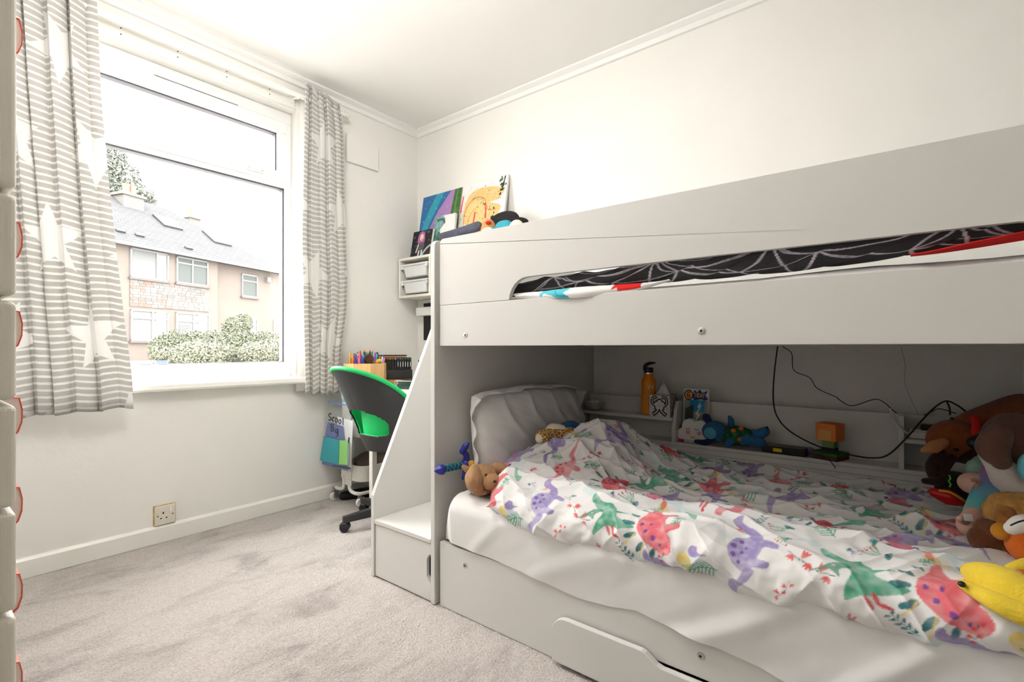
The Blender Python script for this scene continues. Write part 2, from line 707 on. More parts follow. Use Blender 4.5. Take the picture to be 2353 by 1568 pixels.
# opening top light sash
so = MB()
xa, xb = OX0 + .045, OX1 - .038
so.box(xa, xb, FYa - .018, FYb - .01, 2.356, 2.425)
so.box(xa, xb, FYa - .018, FYb - .01, 2.045, 2.110)
so.box(xa, xa + .06, FYa - .018, FYb - .01, 2.110, 2.356)
so.box(xb - .052, xb, FYa - .018, FYb - .01, 2.110, 2.356)
so.build('top_sash', UPVC, win, bevel=.005)
gk = M('rubber_gasket', (0.10, 0.10, 0.11), 0.6)


def gasket(x0, x1, z0, z1, y0, y1, t=.008):
    g = MB()
    g.box(x0, x1, y0, y1, z1 - t, z1)
    g.box(x0, x1, y0, y1, z0, z0 + t * .5)
    g.box(x0, x0 + t, y0, y1, z0, z1)
    g.box(x1 - t, x1, y0, y1, z0, z1)
    return g.build('gasket', gk, win)


gasket(xa + .06, xb - .052, 2.110, 2.356, FYa + .012, FYb - .012)
gasket(OX0 + .05, OX1 - .042, .865 + .044, 2.016, FYa + .012, FYb - .012, .010)
bb_ = MB().box(OX0 + .05, OX1 - .042, FYa + .004, FYb - .004, .862, .911)
bb_.build('glazing_bead', UPVC, win, bevel=.006)
GL = glassy('window_glass', 0.03)
MB().box(xa + .055, xb - .047, FYa + .028, FYa + .034, 2.105, 2.362).build('pane', GL, win)
MB().box(OX0 + .045, OX1 - .036, FYa + .028, FYa + .034, .905, 2.020).build('pane', GL, win)
MB().box(0.86, 1.275, FYa - .014, FYa, 2.432, 2.462).build('trickle_vent', UPVC, win, bevel=.004)
for hx, sg in ((0.70, 1), (1.365, -1)):
    h = MB()
    h.box(hx - .05, hx + .05, FYa - .034, FYa - .018, 2.066, 2.088)
    hb = h.build('handle', WPLAST, win, bevel=.003)
    MB().tube([(hx, FYa - .034, 2.077), (hx, FYa - .048, 2.080), (hx + sg * .03, FYa - .050, 2.084), (hx + sg * .13, FYa - .050, 2.094)], [.007, .007, .006, .005], 8).build('lever', WPLAST, hb, smooth=50)
    for d in (-.038, .038):
        MB().lathe([(.004, 0), (.004, .002)], (hx + d, FYa - .034, 2.077), 8, rotm(90)).build('screw', STEEL, hb)
si = MB().prism([(2.935, .778), (2.930, .790), (2.935, .812), (2.945, .818), (3.075, .818), (3.075, .775), (2.99, .775)], 'x', OX0 - .04, 1.640)
si.build('window_sill', TRIM, win, bevel=.003)
MB().box(OX0, OX1 + .03, 2.978, 2.991, .765, .782).build('sill_moulding', TRIM, win)
rv = MB()
rv.box(OX1 - .002, OX1 + .03, 2.982, 2.992, .80, 2.505)
rv.build('architrave', TRIM, win, bevel=.003)

# ---- door on the wall behind the camera
dr = thing('door_1', (1.5, YB, 0), None, None, kind='structure')
dm = MB()
dm.box(1.10, 1.16, YB, YB + .03, 0, 2.06)
dm.box(1.92, 1.98, YB, YB + .03, 0, 2.06)
dm.box(1.10, 1.98, YB, YB + .03, 2.0, 2.06)
dm.build('door_frame', TRIM, dr, bevel=.004)
ds = MB().box(1.165, 1.915, YB + .001, YB + .02, .01, 1.995).build('door_leaf', TRIM, dr)
for zz in ((.18, .85), (1.0, 1.85)):
    for xx in ((1.25, 1.50), (1.58, 1.83)):
        MB().box(xx[0], xx[1], YB + .015, YB + .027, zz[0], zz[1]).build('door_panel', TRIM, dr, bevel=.008)
MB().tube([(1.86, YB + .02, 1.0), (1.86, YB + .06, 1.0), (1.76, YB + .065, 1.0)], .009, 10).build('door_handle', STEEL, dr, smooth=50)

# ---- added fill lamp, out of view overhead, glowing to brighten the room
lamp = thing('added_fill_lamp', (.70, 1.40, ZC - .001), 'added round white fill lamp hanging out of view above the viewer', 'lamp')
MB().lathe([(.05, ZC), (.05, ZC - .02), (.01, ZC - .035)], (.70, 1.40, 0), 24).build('fill_lamp_rose', WPLAST, lamp, smooth=40)
MB().tube([(.70, 1.40, ZC - .03), (.70, 1.40, 2.62)], .004, 8).build('fill_lamp_flex', WPLAST, lamp, smooth=60)
MB().blob((.70, 1.40, 2.44), (.21, .21, .21), n=28).build('fill_lamp_globe', M('fill_lamp_glow', (1.0, .97, .925), .4, emit=FILL_LAMP_W), lamp, smooth=180)

# ==================================================================  BUNK BED
BX = 1.325                       # front face of the rails
YE0, YE1 = 1.440, 1.418          # head end panel
YF0, YF1 = -.580, -.602          # foot end panel
bed = thing('bunk_bed', (1.95, .42, 0), 'white laminate bunk bed with long slotted guard rail and shelves behind the lower bunk', 'bunk bed')


def endpanel(y0, y1):
    # profile in x-z: rounded top at the front
    P = [(1.313, 0), (1.313, 1.395)] + [(q[0], q[1]) for q in arc(1.338, 1.397, .025, 180, 90, 5)] + [(2.47, 1.422), (2.512, 1.40), (2.512, 0)]
    return MB().prism(P, 'y', y1, y0).build('end_panel', BEDW, bed, bevel=.002)


endpanel(YE0, YE1)
MB().box(2.505, 2.5925, YE1 + .004, YE0 - .001, 0, 1.40).build('wall_light_stop', BEDW, bed)  # added strip that stops light leaking between end panel and wall
endpanel(YF0, YF1)
ya, yb = YE1 - .018, YF0 + .018
# upper guard panel with its long slot
g = [(ya, 1.1665), (ya, 1.405)] + [(q[0], q[1]) for q in arc(ya - .018, 1.404, .018, 0, 90, 4)] + [(q[0], q[1]) for q in arc(yb + .018, 1.404, .018, 90, 180, 4)] + [(yb, 1.1665)]
slot = [(-.26, 1.1665)] + [(q[0], q[1]) for q in arc(-.18, 1.160, .08, 180, 90, 6)] + [(q[0], q[1]) for q in arc(.978, 1.160, .08, 90, 5, 6)] + [(1.060, 1.1665)]
guard = MB().prism(g + slot, 'x', BX, BX + .018).build('guard_panel', BEDW, bed, bevel=.0015)
MB().box(BX, BX + .02, yb, ya, 1.008, 1.165).build('side_rail', BEDW, bed, bevel=.0015)
MB().box(2.47, 2.49, YF0, YE1, 1.008, 1.32).build('side_rail', BEDW, bed, bevel=.0015)
MB().box(2.4905, 2.5925, YF0 - .01, YE1 + .006, 1.14, 1.158).build('rear_light_stop', BEDW, bed)  # added unseen strip blocking light that falls behind the upper bunk
for k in range(13):
    y = YE1 - .10 - k * .15
    MB().box(BX + .02, 2.47, y - .035, y + .035, 1.032, 1.048).build('slat', M('pine_slat', sl(214, 180, 130), .6, var=.2, vscale=3, stretch=(1, 14, 1)), bed)
MB().box(BX + .02, 2.47, YF0, YE1, 1.020, 1.031).build('base_board', BEDW, bed)
# lower rail with drawer opening
lr = [(ya, 0), (ya, .248), (yb, .248), (yb, 0), (-.05, 0), (-.05, .128), (.80, .128), (.80, 0)]
MB().prism(lr, 'x', BX, BX + .02).build('lower_rail', BEDW, bed, bevel=.0015)
MB().box(2.36, 2.378, yb, ya, 0, .50).build('back_rail', BEDW, bed)
MB().box(BX + .02, 2.36, yb, ya, .215, .232).build('lower_base_board', M('plywood', sl(222, 192, 140), .6, var=.12, vscale=5, stretch=(6, 1, 1)), bed)
MB().box(BX + .3, 2.34, -.03, .78, .004, .20).build('drawer_shade_block', DARK, bed)  # solid black block painted in for the shade behind the drawer
for (y, z) in ((1.263, 1.048), (.408, 1.045), (1.265, .191), (.410, .188), (-.42, 1.046)):
    b = MB().lathe([(.0095, 0), (.0095, .002), (.006, .0035)], (BX, y, z), 16, rotm(0, -90)).build('bolt', STEEL, bed, smooth=30)
    MB().lathe([(.0035, .0033), (.0035, .0042)], (BX, y, z), 6, rotm(0, -90)).build('bolt_socket', DARK, b)
MB().lathe([(.006, 0), (.006, .003)], (2.33, YE1 - .001, .765), 10, rotm(90)).build('dowel_hole', DARK, bed)
# pull-out drawer
dz = .155
dp = [(.863, .012), (.863, dz - .05)] + [(q[0], q[1]) for q in arc(.813, dz - .05, .05, 0, 90, 6)] + [(.565, dz), (.553, dz - .003), (.520, dz - .024), (.505, dz - .028), (.255, dz - .028), (.24, dz - .024), (.207, dz - .003), (.195, dz), (-.05, dz), (-.05, .012)]
drw = MB().prism(dp, 'x', 1.298, 1.318).build('drawer_front', BEDW, bed, bevel=.0025)
# shelves along the wall side
SX0, SX1 = 2.378, 2.512
MB().box(2.500, SX1, yb, ya, .40, .736).build('back_board', BEDW, bed, bevel=.001)
MB().box(SX0, 2.500, .876, ya, .640, .656).build('shelf', BEDW, bed, bevel=.0015)
MB().box(SX0, 2.500, yb, ya, .524, .540).build('shelf', BEDW, bed, bevel=.0015)
MB().box(SX0, 2.500, yb, -.018, .640, .656).build('shelf', BEDW, bed, bevel=.0015)
MB().box(SX0, SX0 + .014, yb, ya, .40, .523).build('shelf_fascia', BEDW, bed, bevel=.001)
for y in (.866, -.008):
    P = [(SX0 - .004, .5405), (SX0 - .004, .60), (SX0 + .03, .70), (SX0 + .05, .735), (2.4995, .735), (2.4995, .5405)]
    MB().prism(P, 'y', y - .009, y + .009).build('divider', BEDW, bed, bevel=.002)

# ==================================================================  STAIRCASE
st = thing('storage_staircase', (1.6, 1.63, 0), 'white laminate storage staircase climbing beside the bunk bed', 'staircase')
sp = [(1.312, 0), (1.312, .352), (1.330, .395), (1.70, 1.175), (1.74, 1.20), (2.47, 1.20), (2.47, 0)]
MB().prism(sp, 'y', 1.803, 1.823).build('side_panel', BEDW, st, bevel=.002)
yl, yr = 1.802, 1.442
treads = [(1.313, 1.66, .250), (1.64, 1.97, .530), (1.95, 2.46, .810)]
for i, (x0, x1, z) in enumerate(treads):
    MB().box(x0, x1, yr, yl, z - .018, z).build('tread', BEDW, st, bevel=.002)
for x, z0, z1 in ((1.64, .251, .511), (1.95, .531, .791)):
    MB().box(x + .004, x + .02, yr, yl, z0, z1).build('riser', BEDW, st, bevel=.001)
dd = [(yl - .003, .004), (yl - .003, .229), (yr + .003, .229), (yr + .003, .187), (yr + .012, .183), (yr + .025, .165), (yr + .026, .155), (yr + .026, .105), (yr + .025, .096), (yr + .012, .076), (yr + .003, .072), (yr + .003, .004)]
MB().prism(dd, 'x', 1.318, 1.334).build('door', BEDW, st, bevel=.0015)
MB().box(1.345, 1.62, yr + .001, yl - .1, .02, .225).build('cupboard_shade_block', DARK, st)  # black block in place of the shaded cupboard interior

# ==================================================================  CHEST OF DRAWERS (near left edge)
CH = M('beige_grey_plastic', sl(230, 225, 212), .45, spec=.4)
CORAL = M('coral_plastic', sl(235, 92, 72), .4)
CHW = M('pale_handle_plastic', sl(250, 240, 234), .4)
chest = thing('chest_of_drawers', (-.15, 1.30, 0), 'tall beige chest of drawers with coral edged pulls at the left edge', 'chest of drawers')
MB().box(-.42, .094, 1.072, 1.54, .02, 1.70).build('carcass', M('chest_carcass', sl(120, 112, 100), .6), chest, bevel=.004)
zb = [.108, .270, .432, .594, .753, .917, 1.076, 1.239, 1.69]
for a, b in zip(zb, zb[1:]):
    dwr = MB().box(.098, .1215, 1.06, 1.555, a + .0035, b - .0035).build('drawer', CH, chest, bevel=.010, bseg=4)
    hz = min(b - .044, a + .33)
    outer = [(.121, hz + .036), (.135, hz + .036), (.1475, hz + .034), (.1515, hz + .012), (.151, hz - .008), (.146, hz - .026), (.136, hz - .036), (.1215, hz - .040)]
    hd = MB().prism(outer + [(.1205, hz)], 'y', 1.272, 1.37).build('handle', CHW, dwr)
    rim = MB()
    inner = [(p[0] - .0025 if p[0] > .13 else p[0], p[1] - (.0025 if p[1] > hz else -.0025)) for p in outer]
    out2 = [(p[0] + .0015, p[1] + (.0015 if p[1] > hz else -.0015)) for p in outer]
    rim.prism(out2 + outer[::-1], 'y', 1.268, 1.372)
    rim.build('handle_rim', CORAL, hd)
MB().box(-.42, .09, 1.08, 1.53, 0, .02).build('plinth', M('chest_carcass', (0, 0, 0)), chest)

# ==================================================================  CURTAINS
def curtain_mat():
    m = bpy.data.materials.new('striped_star_curtain')
    m.use_nodes = True
    nt = m.node_tree
    L = nt.links.new
    p = nt.nodes['Principled BSDF']
    p.inputs['Roughness'].default_value = .85
    p.inputs['Specular IOR Level'].default_value = .2
    uv = nt.nodes.new('ShaderNodeUVMap')
    sx = nt.nodes.new('ShaderNodeSeparateXYZ')
    L(uv.outputs[0], sx.inputs[0])
    U, V = Nd(nt, sx.outputs[0]), Nd(nt, sx.outputs[1])
    nz = nt.nodes.new('ShaderNodeTexNoise')
    nz.inputs['Scale'].default_value = 40
    L(uv.outputs[0], nz.inputs['Vector'])
    wob = (Nd(nt, nz.outputs['Fac']) - .5) * .004
    line = ((V + wob) / .0300).op('FRACT').lt(.34)
    cu, cv_ = .46, .42
    row = (V / cv_).op('FLOOR')
    u2 = U + row * (cu * .37)
    colm = (u2 / cu).op('FLOOR')
    fu = ((u2 / cu).op('FRACT') - .5) * cu
    fv = ((V / cv_).op('FRACT') - .5) * cv_
    th = fv.op('ARCTAN2', fu) + row * 1.3 + colm * .7 + 10 * PI
    r = (fu * fu + fv * fv).op('SQRT')
    a = (th.op('MODULO', 2 * PI / 5) - PI / 5).op('ABSOLUTE')
    R0, R1 = .165, .070
    s36, c36 = math.sin(PI / 5), math.cos(PI / 5)
    star = (r * a.op('COSINE') * (R1 * s36) + r * a.op('SINE') * (R0 - R1 * c36)).lt(R0 * R1 * s36)
    fac = line.op('MAXIMUM', star)
    mx = nt.nodes.new('ShaderNodeMix')
    mx.data_type = 'RGBA'
    mx.inputs['A'].default_value = (*sl(198, 196, 192), 1)
    mx.inputs['B'].default_value = (.84, .83, .81, 1)
    L(fac.k, mx.inputs['Factor'])
    L(mx.outputs['Result'], p.inputs['Base Color'])
    tl = nt.nodes.new('ShaderNodeBsdfTranslucent')
    L(mx.outputs['Result'], tl.inputs[0])
    ms = nt.nodes.new('ShaderNodeMixShader')
    ms.inputs[0].default_value = .18
    out = [n for n in nt.nodes if n.type == 'OUTPUT_MATERIAL'][0]
    L(p.outputs[0], ms.inputs[1])
    L(tl.outputs[0], ms.inputs[2])
    L(ms.outputs[0], out.inputs[0])
    return m


CURT = curtain_mat()


def drape(name, fx_, parent, mat, z0, z1, n, nz, u0=0.0, thick=0.0015):
    """cloth hanging from z1 to z0; fx_(s, t) gives plan position, s along the cloth, t 0 top - 1 bottom"""
    s = np.linspace(0, 1, n)
    t = np.linspace(0, 1, nz)
    Sg, T = np.meshgrid(s, t, indexing='ij')
    X, Y, Zd = fx_(Sg, T)
    Z = z1 + (z0 - z1) * T + Zd
    o = npgrid(name, X, Y, Z, mat, parent)
    o.modifiers.new('thickness', 'SOLIDIFY').thickness = thick
    me = o.data
    # cloth-length uv
    dl = np.sqrt(np.diff(X[:, nz // 2]) ** 2 + np.diff(Y[:, nz // 2]) ** 2)
    arc_ = np.concatenate([[0], np.cumsum(dl)]) + u0
    Uc = np.repeat(arc_[:, None], nz, 1)
    Vc = (z1 + (z0 - z1) * T)
    uvv = np.stack([Uc, Vc], -1).reshape(-1, 2)
    li = np.zeros(len(me.loops), np.int32)
    me.loops.foreach_get('vertex_index', li)
    ul = me.uv_layers.new(name='UVMap')
    ul.data.foreach_set('uv', uvv[li].astype(np.float32).ravel())
    return o


def pleat(ph, sharp=.6):
    # rounded columns towards the room, narrow valleys between them
    return 1 - 2 * np.abs(np.sin(ph / 2)) ** sharp


def left_curtain(s, t):
    right = np.interp(t, [0, .25, .5, .75, .92, 1], [.590, .612, .648, .690, .722, .728])
    left = np.interp(t, [0, 1], [.02, .10])
    nf = 9.0
    ph = 2 * PI * nf * (s - .30 * np.clip(s - .72, 0, 1)) + .5 * np.sin(t * 2.2 + s * 7) + 1.3 + .8 * np.sin(s * 23)
    amp = (.022 + .006 * np.sin(s * 17 + 1)) * (1 - .15 * t)
    flare = np.clip((s - .80) / .2, 0, 1)
    amp = amp * (1 - .92 * flare * (.25 + .75 * t))
    X = left + (right - left) * s + .016 * np.sin(ph * 1.0 + 1.2) * (1 - .6 * flare)
    Y = 2.893 + amp * pleat(ph, .7) + .012 * np.sin(t * 5 + s * 6)
    Zd = .006 * np.sin(s * 30) * t + .012 * (s - .5) * t
    return X, Y, Zd


def right_curtain(s, t):
    right = np.interp(t, [0, .12, .35, .62, .72, .85, 1], [1.835, 1.862, 1.872, 1.893, 1.888, 1.850, 1.838])
    left = np.interp(t, [0, .5, 1], [1.600, 1.585, 1.612])
    nf = 5.0
    ph = 2 * PI * nf * s + .5 * np.sin(t * 2.0 + s * 5) + 2.2 + .6 * np.sin(s * 14)
    amp = (.014 + .008 * np.sin(s * 13)) * (1 - .25 * t)
    X = left + (right - left) * s + .012 * np.sin(ph + 1.3)
    Y = 2.895 + amp * pleat(ph, .7) - .02 * t * (s - .5)
    Zd = -.05 * s * (1 - t) ** 6 + .01 * np.sin(s * 21) * t
    return X, Y, Zd


cl_ = thing('curtain', (.38, 2.893, .71), 'grey and white striped star curtain hanging left of the window', 'curtain', 'bedroom curtains')
drape('drape', left_curtain, cl_, CURT, .708, 2.64, 330, 46, .0)
cr = thing('curtain', (1.73, 2.895, .70), 'narrow grey and white striped star curtain gathered right of the window', 'curtain', 'bedroom curtains')
drape('drape', right_curtain, cr, CURT, .705, 2.655, 260, 46, 3.3)


def lining(s, t):
    X = 1.566 + s * (.300 - .02 * t) + .006 * np.sin(s * 26 + t * 2) + .010 * (1 - t)
    Y = 2.952 + .008 * np.sin(s * 20 + 1)
    return X, Y, .008 * np.sin(s * 11) * t


drape('lining', lining, cr, M('cream_lining', (.84, .82, .77), .9), .722, 2.60, 60, 10)
pole = thing('curtain_pole', (.85, 2.905, 2.5), 'white curtain pole across the top of the window', 'curtain pole')
MB().tube([(-.35, 2.905, 2.556), (1.875, 2.905, 2.556)], .0135, 16).build('rod', TRIM, pole, smooth=60)
fin = M('clear_plastic', (.75, .74, .70), .15, spec=.6)
MB().lathe([(.014, 0), (.021, .004), (.021, .012), (.012, .018), (.020, .028), (.008, .040)], (1.875, 2.905, 2.556), 18, rotm(0, 90)).build('finial', fin, pole, smooth=40)
for bx in (1.560, .02):
    b = MB()
    b.tube([(bx, 2.978, 2.556), (bx, 2.905, 2.545)], .007, 10)
    b.lathe([(.024, 0), (.024, .008), (.008, .012)], (bx, 2.978, 2.556), 16, rotm(90))
    b.tube([(bx, 2.905 + .018 * math.cos(a), 2.556 + .018 * math.sin(a)) for a in np.linspace(-2.8, .2, 10)], .005, 8)
    b.build('bracket', TRIM, pole, smooth=50)
for k, ex in enumerate((1.625, 1.675, 1.725, 1.775, 1.822)):
    MB().tube([(ex, 2.905 + .022 * math.cos(a), 2.556 + .022 * math.sin(a)) for a in np.linspace(0, 2 * PI, 17)], .0035, 6, cap=False).build('eyelet_ring', STEEL, cr, smooth=60)

# ---- wall fittings
soc = thing('wall_socket', (.882, YW, .088), 'old cream single plug socket just above the skirting board', 'wall socket')
SOC = M('aged_cream_plastic', sl(226, 219, 205), .4, var=.08, vscale=20)
x0, x1, z0, z1 = .838, .928, .090, .186
MB().box(x0 - .004, x1 + .004, YW - .006, YW, z0 - .001, z1 + .004).build('pattress', M('yellowed_filler', sl(222, 200, 150), .8, col2=sl(190, 150, 95), vscale=60), soc)
MB().box(x0, x1, YW - .018, YW - .006, z0, z1).build('face_plate', SOC, soc, bevel=.004)
MB().box(x0 + .062, x0 + .073, YW - .022, YW - .018, z0 + .060, z0 + .086).build('rocker_switch', WPLAST, soc, bevel=.002)
for (dx, dz_, w_, h_) in ((.033, .056, .006, .010), (.022, .032, .008, .005), (.046, .032, .008, .005)):
    MB().box(x0 + dx, x0 + dx + w_, YW - .0188, YW - .0170, z0 + dz_, z0 + dz_ + h_).build('pin_slot', DARK, soc)
for dx, dz_ in ((.012, .048), (.078, .048)):
    MB().lathe([(.0035, 0), (.0035, .001)], (x0 + dx, YW - .018, z0 + dz_), 10, rotm(90)).build('plate_screw', M('dark_brass', (.12, .08, .04), .5, metal=.6), soc)
pn = [ony(796, 305, 2.978), ony(870, 330, 2.978), ony(868, 398, 2.978), ony(795, 372, 2.978)]
vp = MB().box(1.945, 2.205, 2.972, 2.9895, 2.285, 2.478).build('wall_hatch', WALL, bevel=.004)
tag(vp, 'flat white painted hatch cover high on the wall beside the curtain', 'wall panel')

# ==================================================================  LOWER BUNK BEDDING
MT = .430                                  # mattress top


def sm(x):
    x = np.clip(x, 0, 1)
    return x * x * (3 - 2 * x)


def fbm(x, y, seed):
    o = np.zeros_like(x)
    r = np.random.RandomState(seed)
    amp = 1.0
    f = 1.0
    for k in range(4):
        a, b, c, d = r.rand(4) * 6.28
        th = r.rand() * 3.14
        o += amp * np.sin(f * (x * math.cos(th) + y * math.sin(th)) + a + 1.2 * np.sin(f * .7 * (y * math.cos(th) - x * math.sin(th)) + b))
        amp *= .6
        f *= 1.8
    return o / 2.2


mat_ = MB().blob((1.852, .385, .332), (.492, .965, .094), n=56, power=9).build('mattress', M('mattress_ticking', (.82, .81, .79), .9), smooth=60)
tag(mat_, 'thick mattress of the lower bunk under the white sheet', 'mattress')

HEMY = [1.40, 1.307, 1.107, .974, .87, .774, .671, .589, .512, .418, .374, .262, .215, .1, -.05, -.2, -.6]
HEMZ = [.262, .260, .252, .244, .234, .225, .234, .250, .240, .233, .231, .216, .206, .22, .235, .21, .24]
vv = np.linspace(1.372, -.57, 380)
uu = np.linspace(0, 1, 150)
Vy, Uu = np.meshgrid(vv, uu, indexing='ij')
hem = np.interp(-Vy, -np.array(HEMY), HEMZ)
LL = 1.30
a_ = Uu * LL
front = .15
topz = MT + .012
# cross-section: up the front face, round the edge, across the top
hgt = topz - hem
tq = np.clip(a_ / .235, 0, 1)
ang = sm((tq - .55) / .45) * PI / 2
r_ = .055
X = np.where(tq < 1, 1.318 + .004 * tq + r_ * (1 - np.cos(ang)), 1.322 + r_ + (a_ - .235))
Z = np.where(tq < 1, hem + (hgt - r_) * np.clip(tq / .55, 0, 1) + r_ * np.sin(ang), topz)
# drape folds on the front face (diagonal pulls)
ff = fbm(Vy * 7 + Z * 11, Z * 4, 11) * .007 + np.clip(np.sin(Vy * 17 + Z * 24 + 1.5 * np.sin(Vy * 5)), 0, 1) ** 3 * .013 + .002 * fbm(Vy * 30, Z * 20, 4)
wf = np.where(tq < 1, np.clip(1.25 - tq, 0, 1), 0) * sm((1.37 - Vy) / .25) * (.35 + .65 * sm((.85 - Vy) / .4))
X = X - ff * wf - .010 * np.sin(np.clip(tq, 0, 1) * PI)
Z = Z + .003 * fbm(Vy * 9, X * 9, 8) * (tq >= 1)
# head end rounds down
e = sm((1.372 - Vy) / .045)
Z = np.where(Vy > 1.327, hem + (Z - hem) * np.sqrt(np.clip(1 - (1 - (1.372 - Vy) / .045) ** 2, 0, 1)), Z)
X = np.where(Vy > 1.30, X + .02 * (1 - e) * (tq < 1), X)
X = np.minimum(X, 2.352)
sh = npgrid('fitted_sheet', X, Vy, Z, SHEET)
tag(sh, 'loose white fitted sheet hanging over the lower bunk rail', 'bed sheet')

# ---- dinosaur print tile
PU, DPU = sl(158, 142, 198), sl(112, 78, 160)
PK, RD = sl(228, 104, 116), sl(214, 62, 66)
GN, TL = sl(66, 166, 132), sl(16, 112, 122)
YE, GR, LB = sl(238, 216, 140), sl(190, 190, 188), sl(206, 230, 234)
WHT = (.84, .835, .83)
tile = Cv(.56, .62, .0020, WHT, wrap=True)


def tf(pts, c, s, rot=0.0, flip=1):
    ca, sa = math.cos(rot), math.sin(rot)
    return [(c[0] + s * (flip * x * ca - y * sa), c[1] + s * (flip * x * sa + y * ca)) for x, y in pts]


def bronto(c, s, rot, col, spot, flip=1):
    tail = [(-.55, -.1), (-.85, -.05), (-1.15, .15), (-1.5, .05), (-1.85, -.25), (-1.5, -.15), (-1.15, -.1), (-.8, -.3), (-.5, -.35)]
    tile.smooth(tf(tail, c, s, rot, flip), col, .95, .5)
    body = [(-.65, -.05), (-.5, .3), (-.15, .52), (.25, .48), (.55, .2), (.62, -.1), (.6, -.55), (.42, -.6), (.36, -.3), (.1, -.28), (-.1, -.3), (-.12, -.6), (-.32, -.62), (-.42, -.3), (-.6, -.25)]
    tile.smooth(tf(body, c, s, rot, flip), col, .95, .6)
    neck = [(.45, .1), (.7, .35), (.8, .75), (1.0, .95), (1.25, .9), (1.28, .75), (1.1, .7), (1.0, .5), (.9, .15), (.6, -.15)]
    tile.smooth(tf(neck, c, s, rot, flip), col, .95, .4)
    for (x, y, r) in ((-.3, .3, .09), (-.02, .4, .10), (.25, .3, .08), (-.1, .14, .06), (.1, .1, .05), (-.42, .1, .06)):
        tile.ell(tf([(x, y)], c, s, rot, flip)[0], r * s, r * s * .8, spot, alpha=.85)
    tile.ell(tf([(1.12, .85)], c, s, rot, flip)[0], .02 * s, .02 * s, DPU)


def stego(c, s, rot, col, flip=1, spike=TL):
    for k, (x, y, q) in enumerate(((-.78, .12, 150), (-.55, .38, 125), (-.22, .58, 105), (.15, .60, 80), (.48, .42, 60), (.72, .18, 50), (.92, .0, 45))):
        L_ = (.30, .36, .38, .36, .28, .2, .14)[k] * s
        an = math.radians(q if flip > 0 else 180 - q) + rot
        p = tf([(x, y)], c, s, rot, flip)[0]
        tile.ell((p[0] + math.cos(an) * L_ * .5, p[1] + math.sin(an) * L_ * .5), L_ * .55, L_ * .24, spike, an, .95, .4)
        if k in (1, 2):
            tile.stroke([p, (p[0] + math.cos(an + .4) * L_ * 1.3, p[1] + math.sin(an + .4) * L_ * 1.3)], .05 * s, YE, .8)
    body = [(-1.0, -.2), (-.85, .08), (-.5, .36), (-.05, .55), (.4, .38), (.75, .08), (1.25, -.25), (.75, -.22), (.52, -.3), (.55, -.62), (.36, -.68), (.25, -.36), (0, -.36), (-.02, -.66), (-.22, -.68), (-.3, -.36), (-.5, -.42), (-.85, -.42)]
    tile.smooth(tf(body, c, s, rot, flip), col, .97, .45)
    for (x, y, r) in ((-.5, .1, .09), (-.2, .28, .07), (.1, .36, .06), (.05, .1, .05), (-.7, -.08, .05)):
        tile.ell(tf([(x, y)], c, s, rot, flip)[0], r * s, r * s * .8, DPU, alpha=.9)


def ptero(c, s, rot, flip=1):
    b = [(-.95, .55), (-.6, .5), (-.25, .3), (0, .25), (.3, .5), (.75, .75), (1.1, .7), (.7, .35), (.5, -.05), (.3, -.25), (.12, -.3), (.05, -.75), (-.02, -.3), (-.25, -.35), (-.55, -.9), (-.7, -.3), (-.7, .1)]
    tile.smooth(tf(b, c, s, rot, flip), GN, .95, .6, 5)
    h = [(.1, .2), (.2, .5), (.05, .75), (-.15, 1.15), (-.12, .75), (-.35, .55), (-.1, .5)]
    tile.smooth(tf(h, c, s, rot, flip), sl(60, 150, 120), .95, .3, 5)
    tile.ell(tf([(.0, .62)], c, s, rot, flip)[0], .035 * s, .035 * s, sl(240, 190, 190))


def tricera(c, s, rot, flip=1):
    for k in range(9):
        an = math.radians(60 + k * 26)
        tile.ell(tf([(-.72 + .42 * math.cos(an), .05 + .42 * math.sin(an))], c, s, rot, flip)[0], .07 * s, .07 * s, DPU)
    body = [(-.5, .2), (-.2, .52), (.3, .55), (.75, .25), (1.2, -.1), (.8, -.15), (.7, -.55), (.5, -.58), (.42, -.3), (0, -.32), (-.05, -.6), (-.25, -.6), (-.35, -.25), (-.55, -.1)]
    tile.smooth(tf(body, c, s, rot, flip), PU, .95, .6)
    tile.ell(tf([(.25, .25)], c, s, rot, flip)[0], .35 * s, .22 * s, sl(206, 120, 160), rot, .55, .5)
    head = [(-.4, .2), (-.7, .38), (-1.0, .2), (-1.2, -.1), (-1.05, -.3), (-.75, -.3), (-.45, -.15)]
    tile.smooth(tf(head, c, s, rot, flip), sl(222, 112, 140), .97, .4)
    for (x, y) in ((-1.0, .25), (-.8, .3)):
        tile.stroke(tf([(x, y), (x - .22, y + .12)], c, s, rot, flip), .09 * s, sl(250, 236, 226))
    for (x, y, r) in ((.0, .4, .06), (.25, .42, .08), (.5, .28, .06)):
        tile.ell(tf([(x, y)], c, s, rot, flip)[0], r * s, r * s, DPU, alpha=.8)


def fern(c, s, rot, col=GN):
    tile.stroke(tf([(0, 0), (.1, .5), (0, 1)], c, s, rot), .04 * s, col)
    for k in range(7):
        y = .1 + k * .13
        for sg in (-1, 1):
            tile.stroke(tf([(.04, y), (sg * (.34 - .02 * k), y + .22)], c, s, rot), .05 * s, col, .9)


def sprig(c, s, rot, col=TL):
    tile.stroke(tf([(-.5, 0), (0, .08), (.55, 0)], c, s, rot), .03 * s, col)
    for k in range(5):
        x = -.4 + k * .22
        for sg in (-1, 1):
            p = tf([(x + .05, .06 + sg * .13)], c, s, rot)[0]
            tile.ell(p, .12 * s, .05 * s, col, rot + sg * .9, .95, .3)


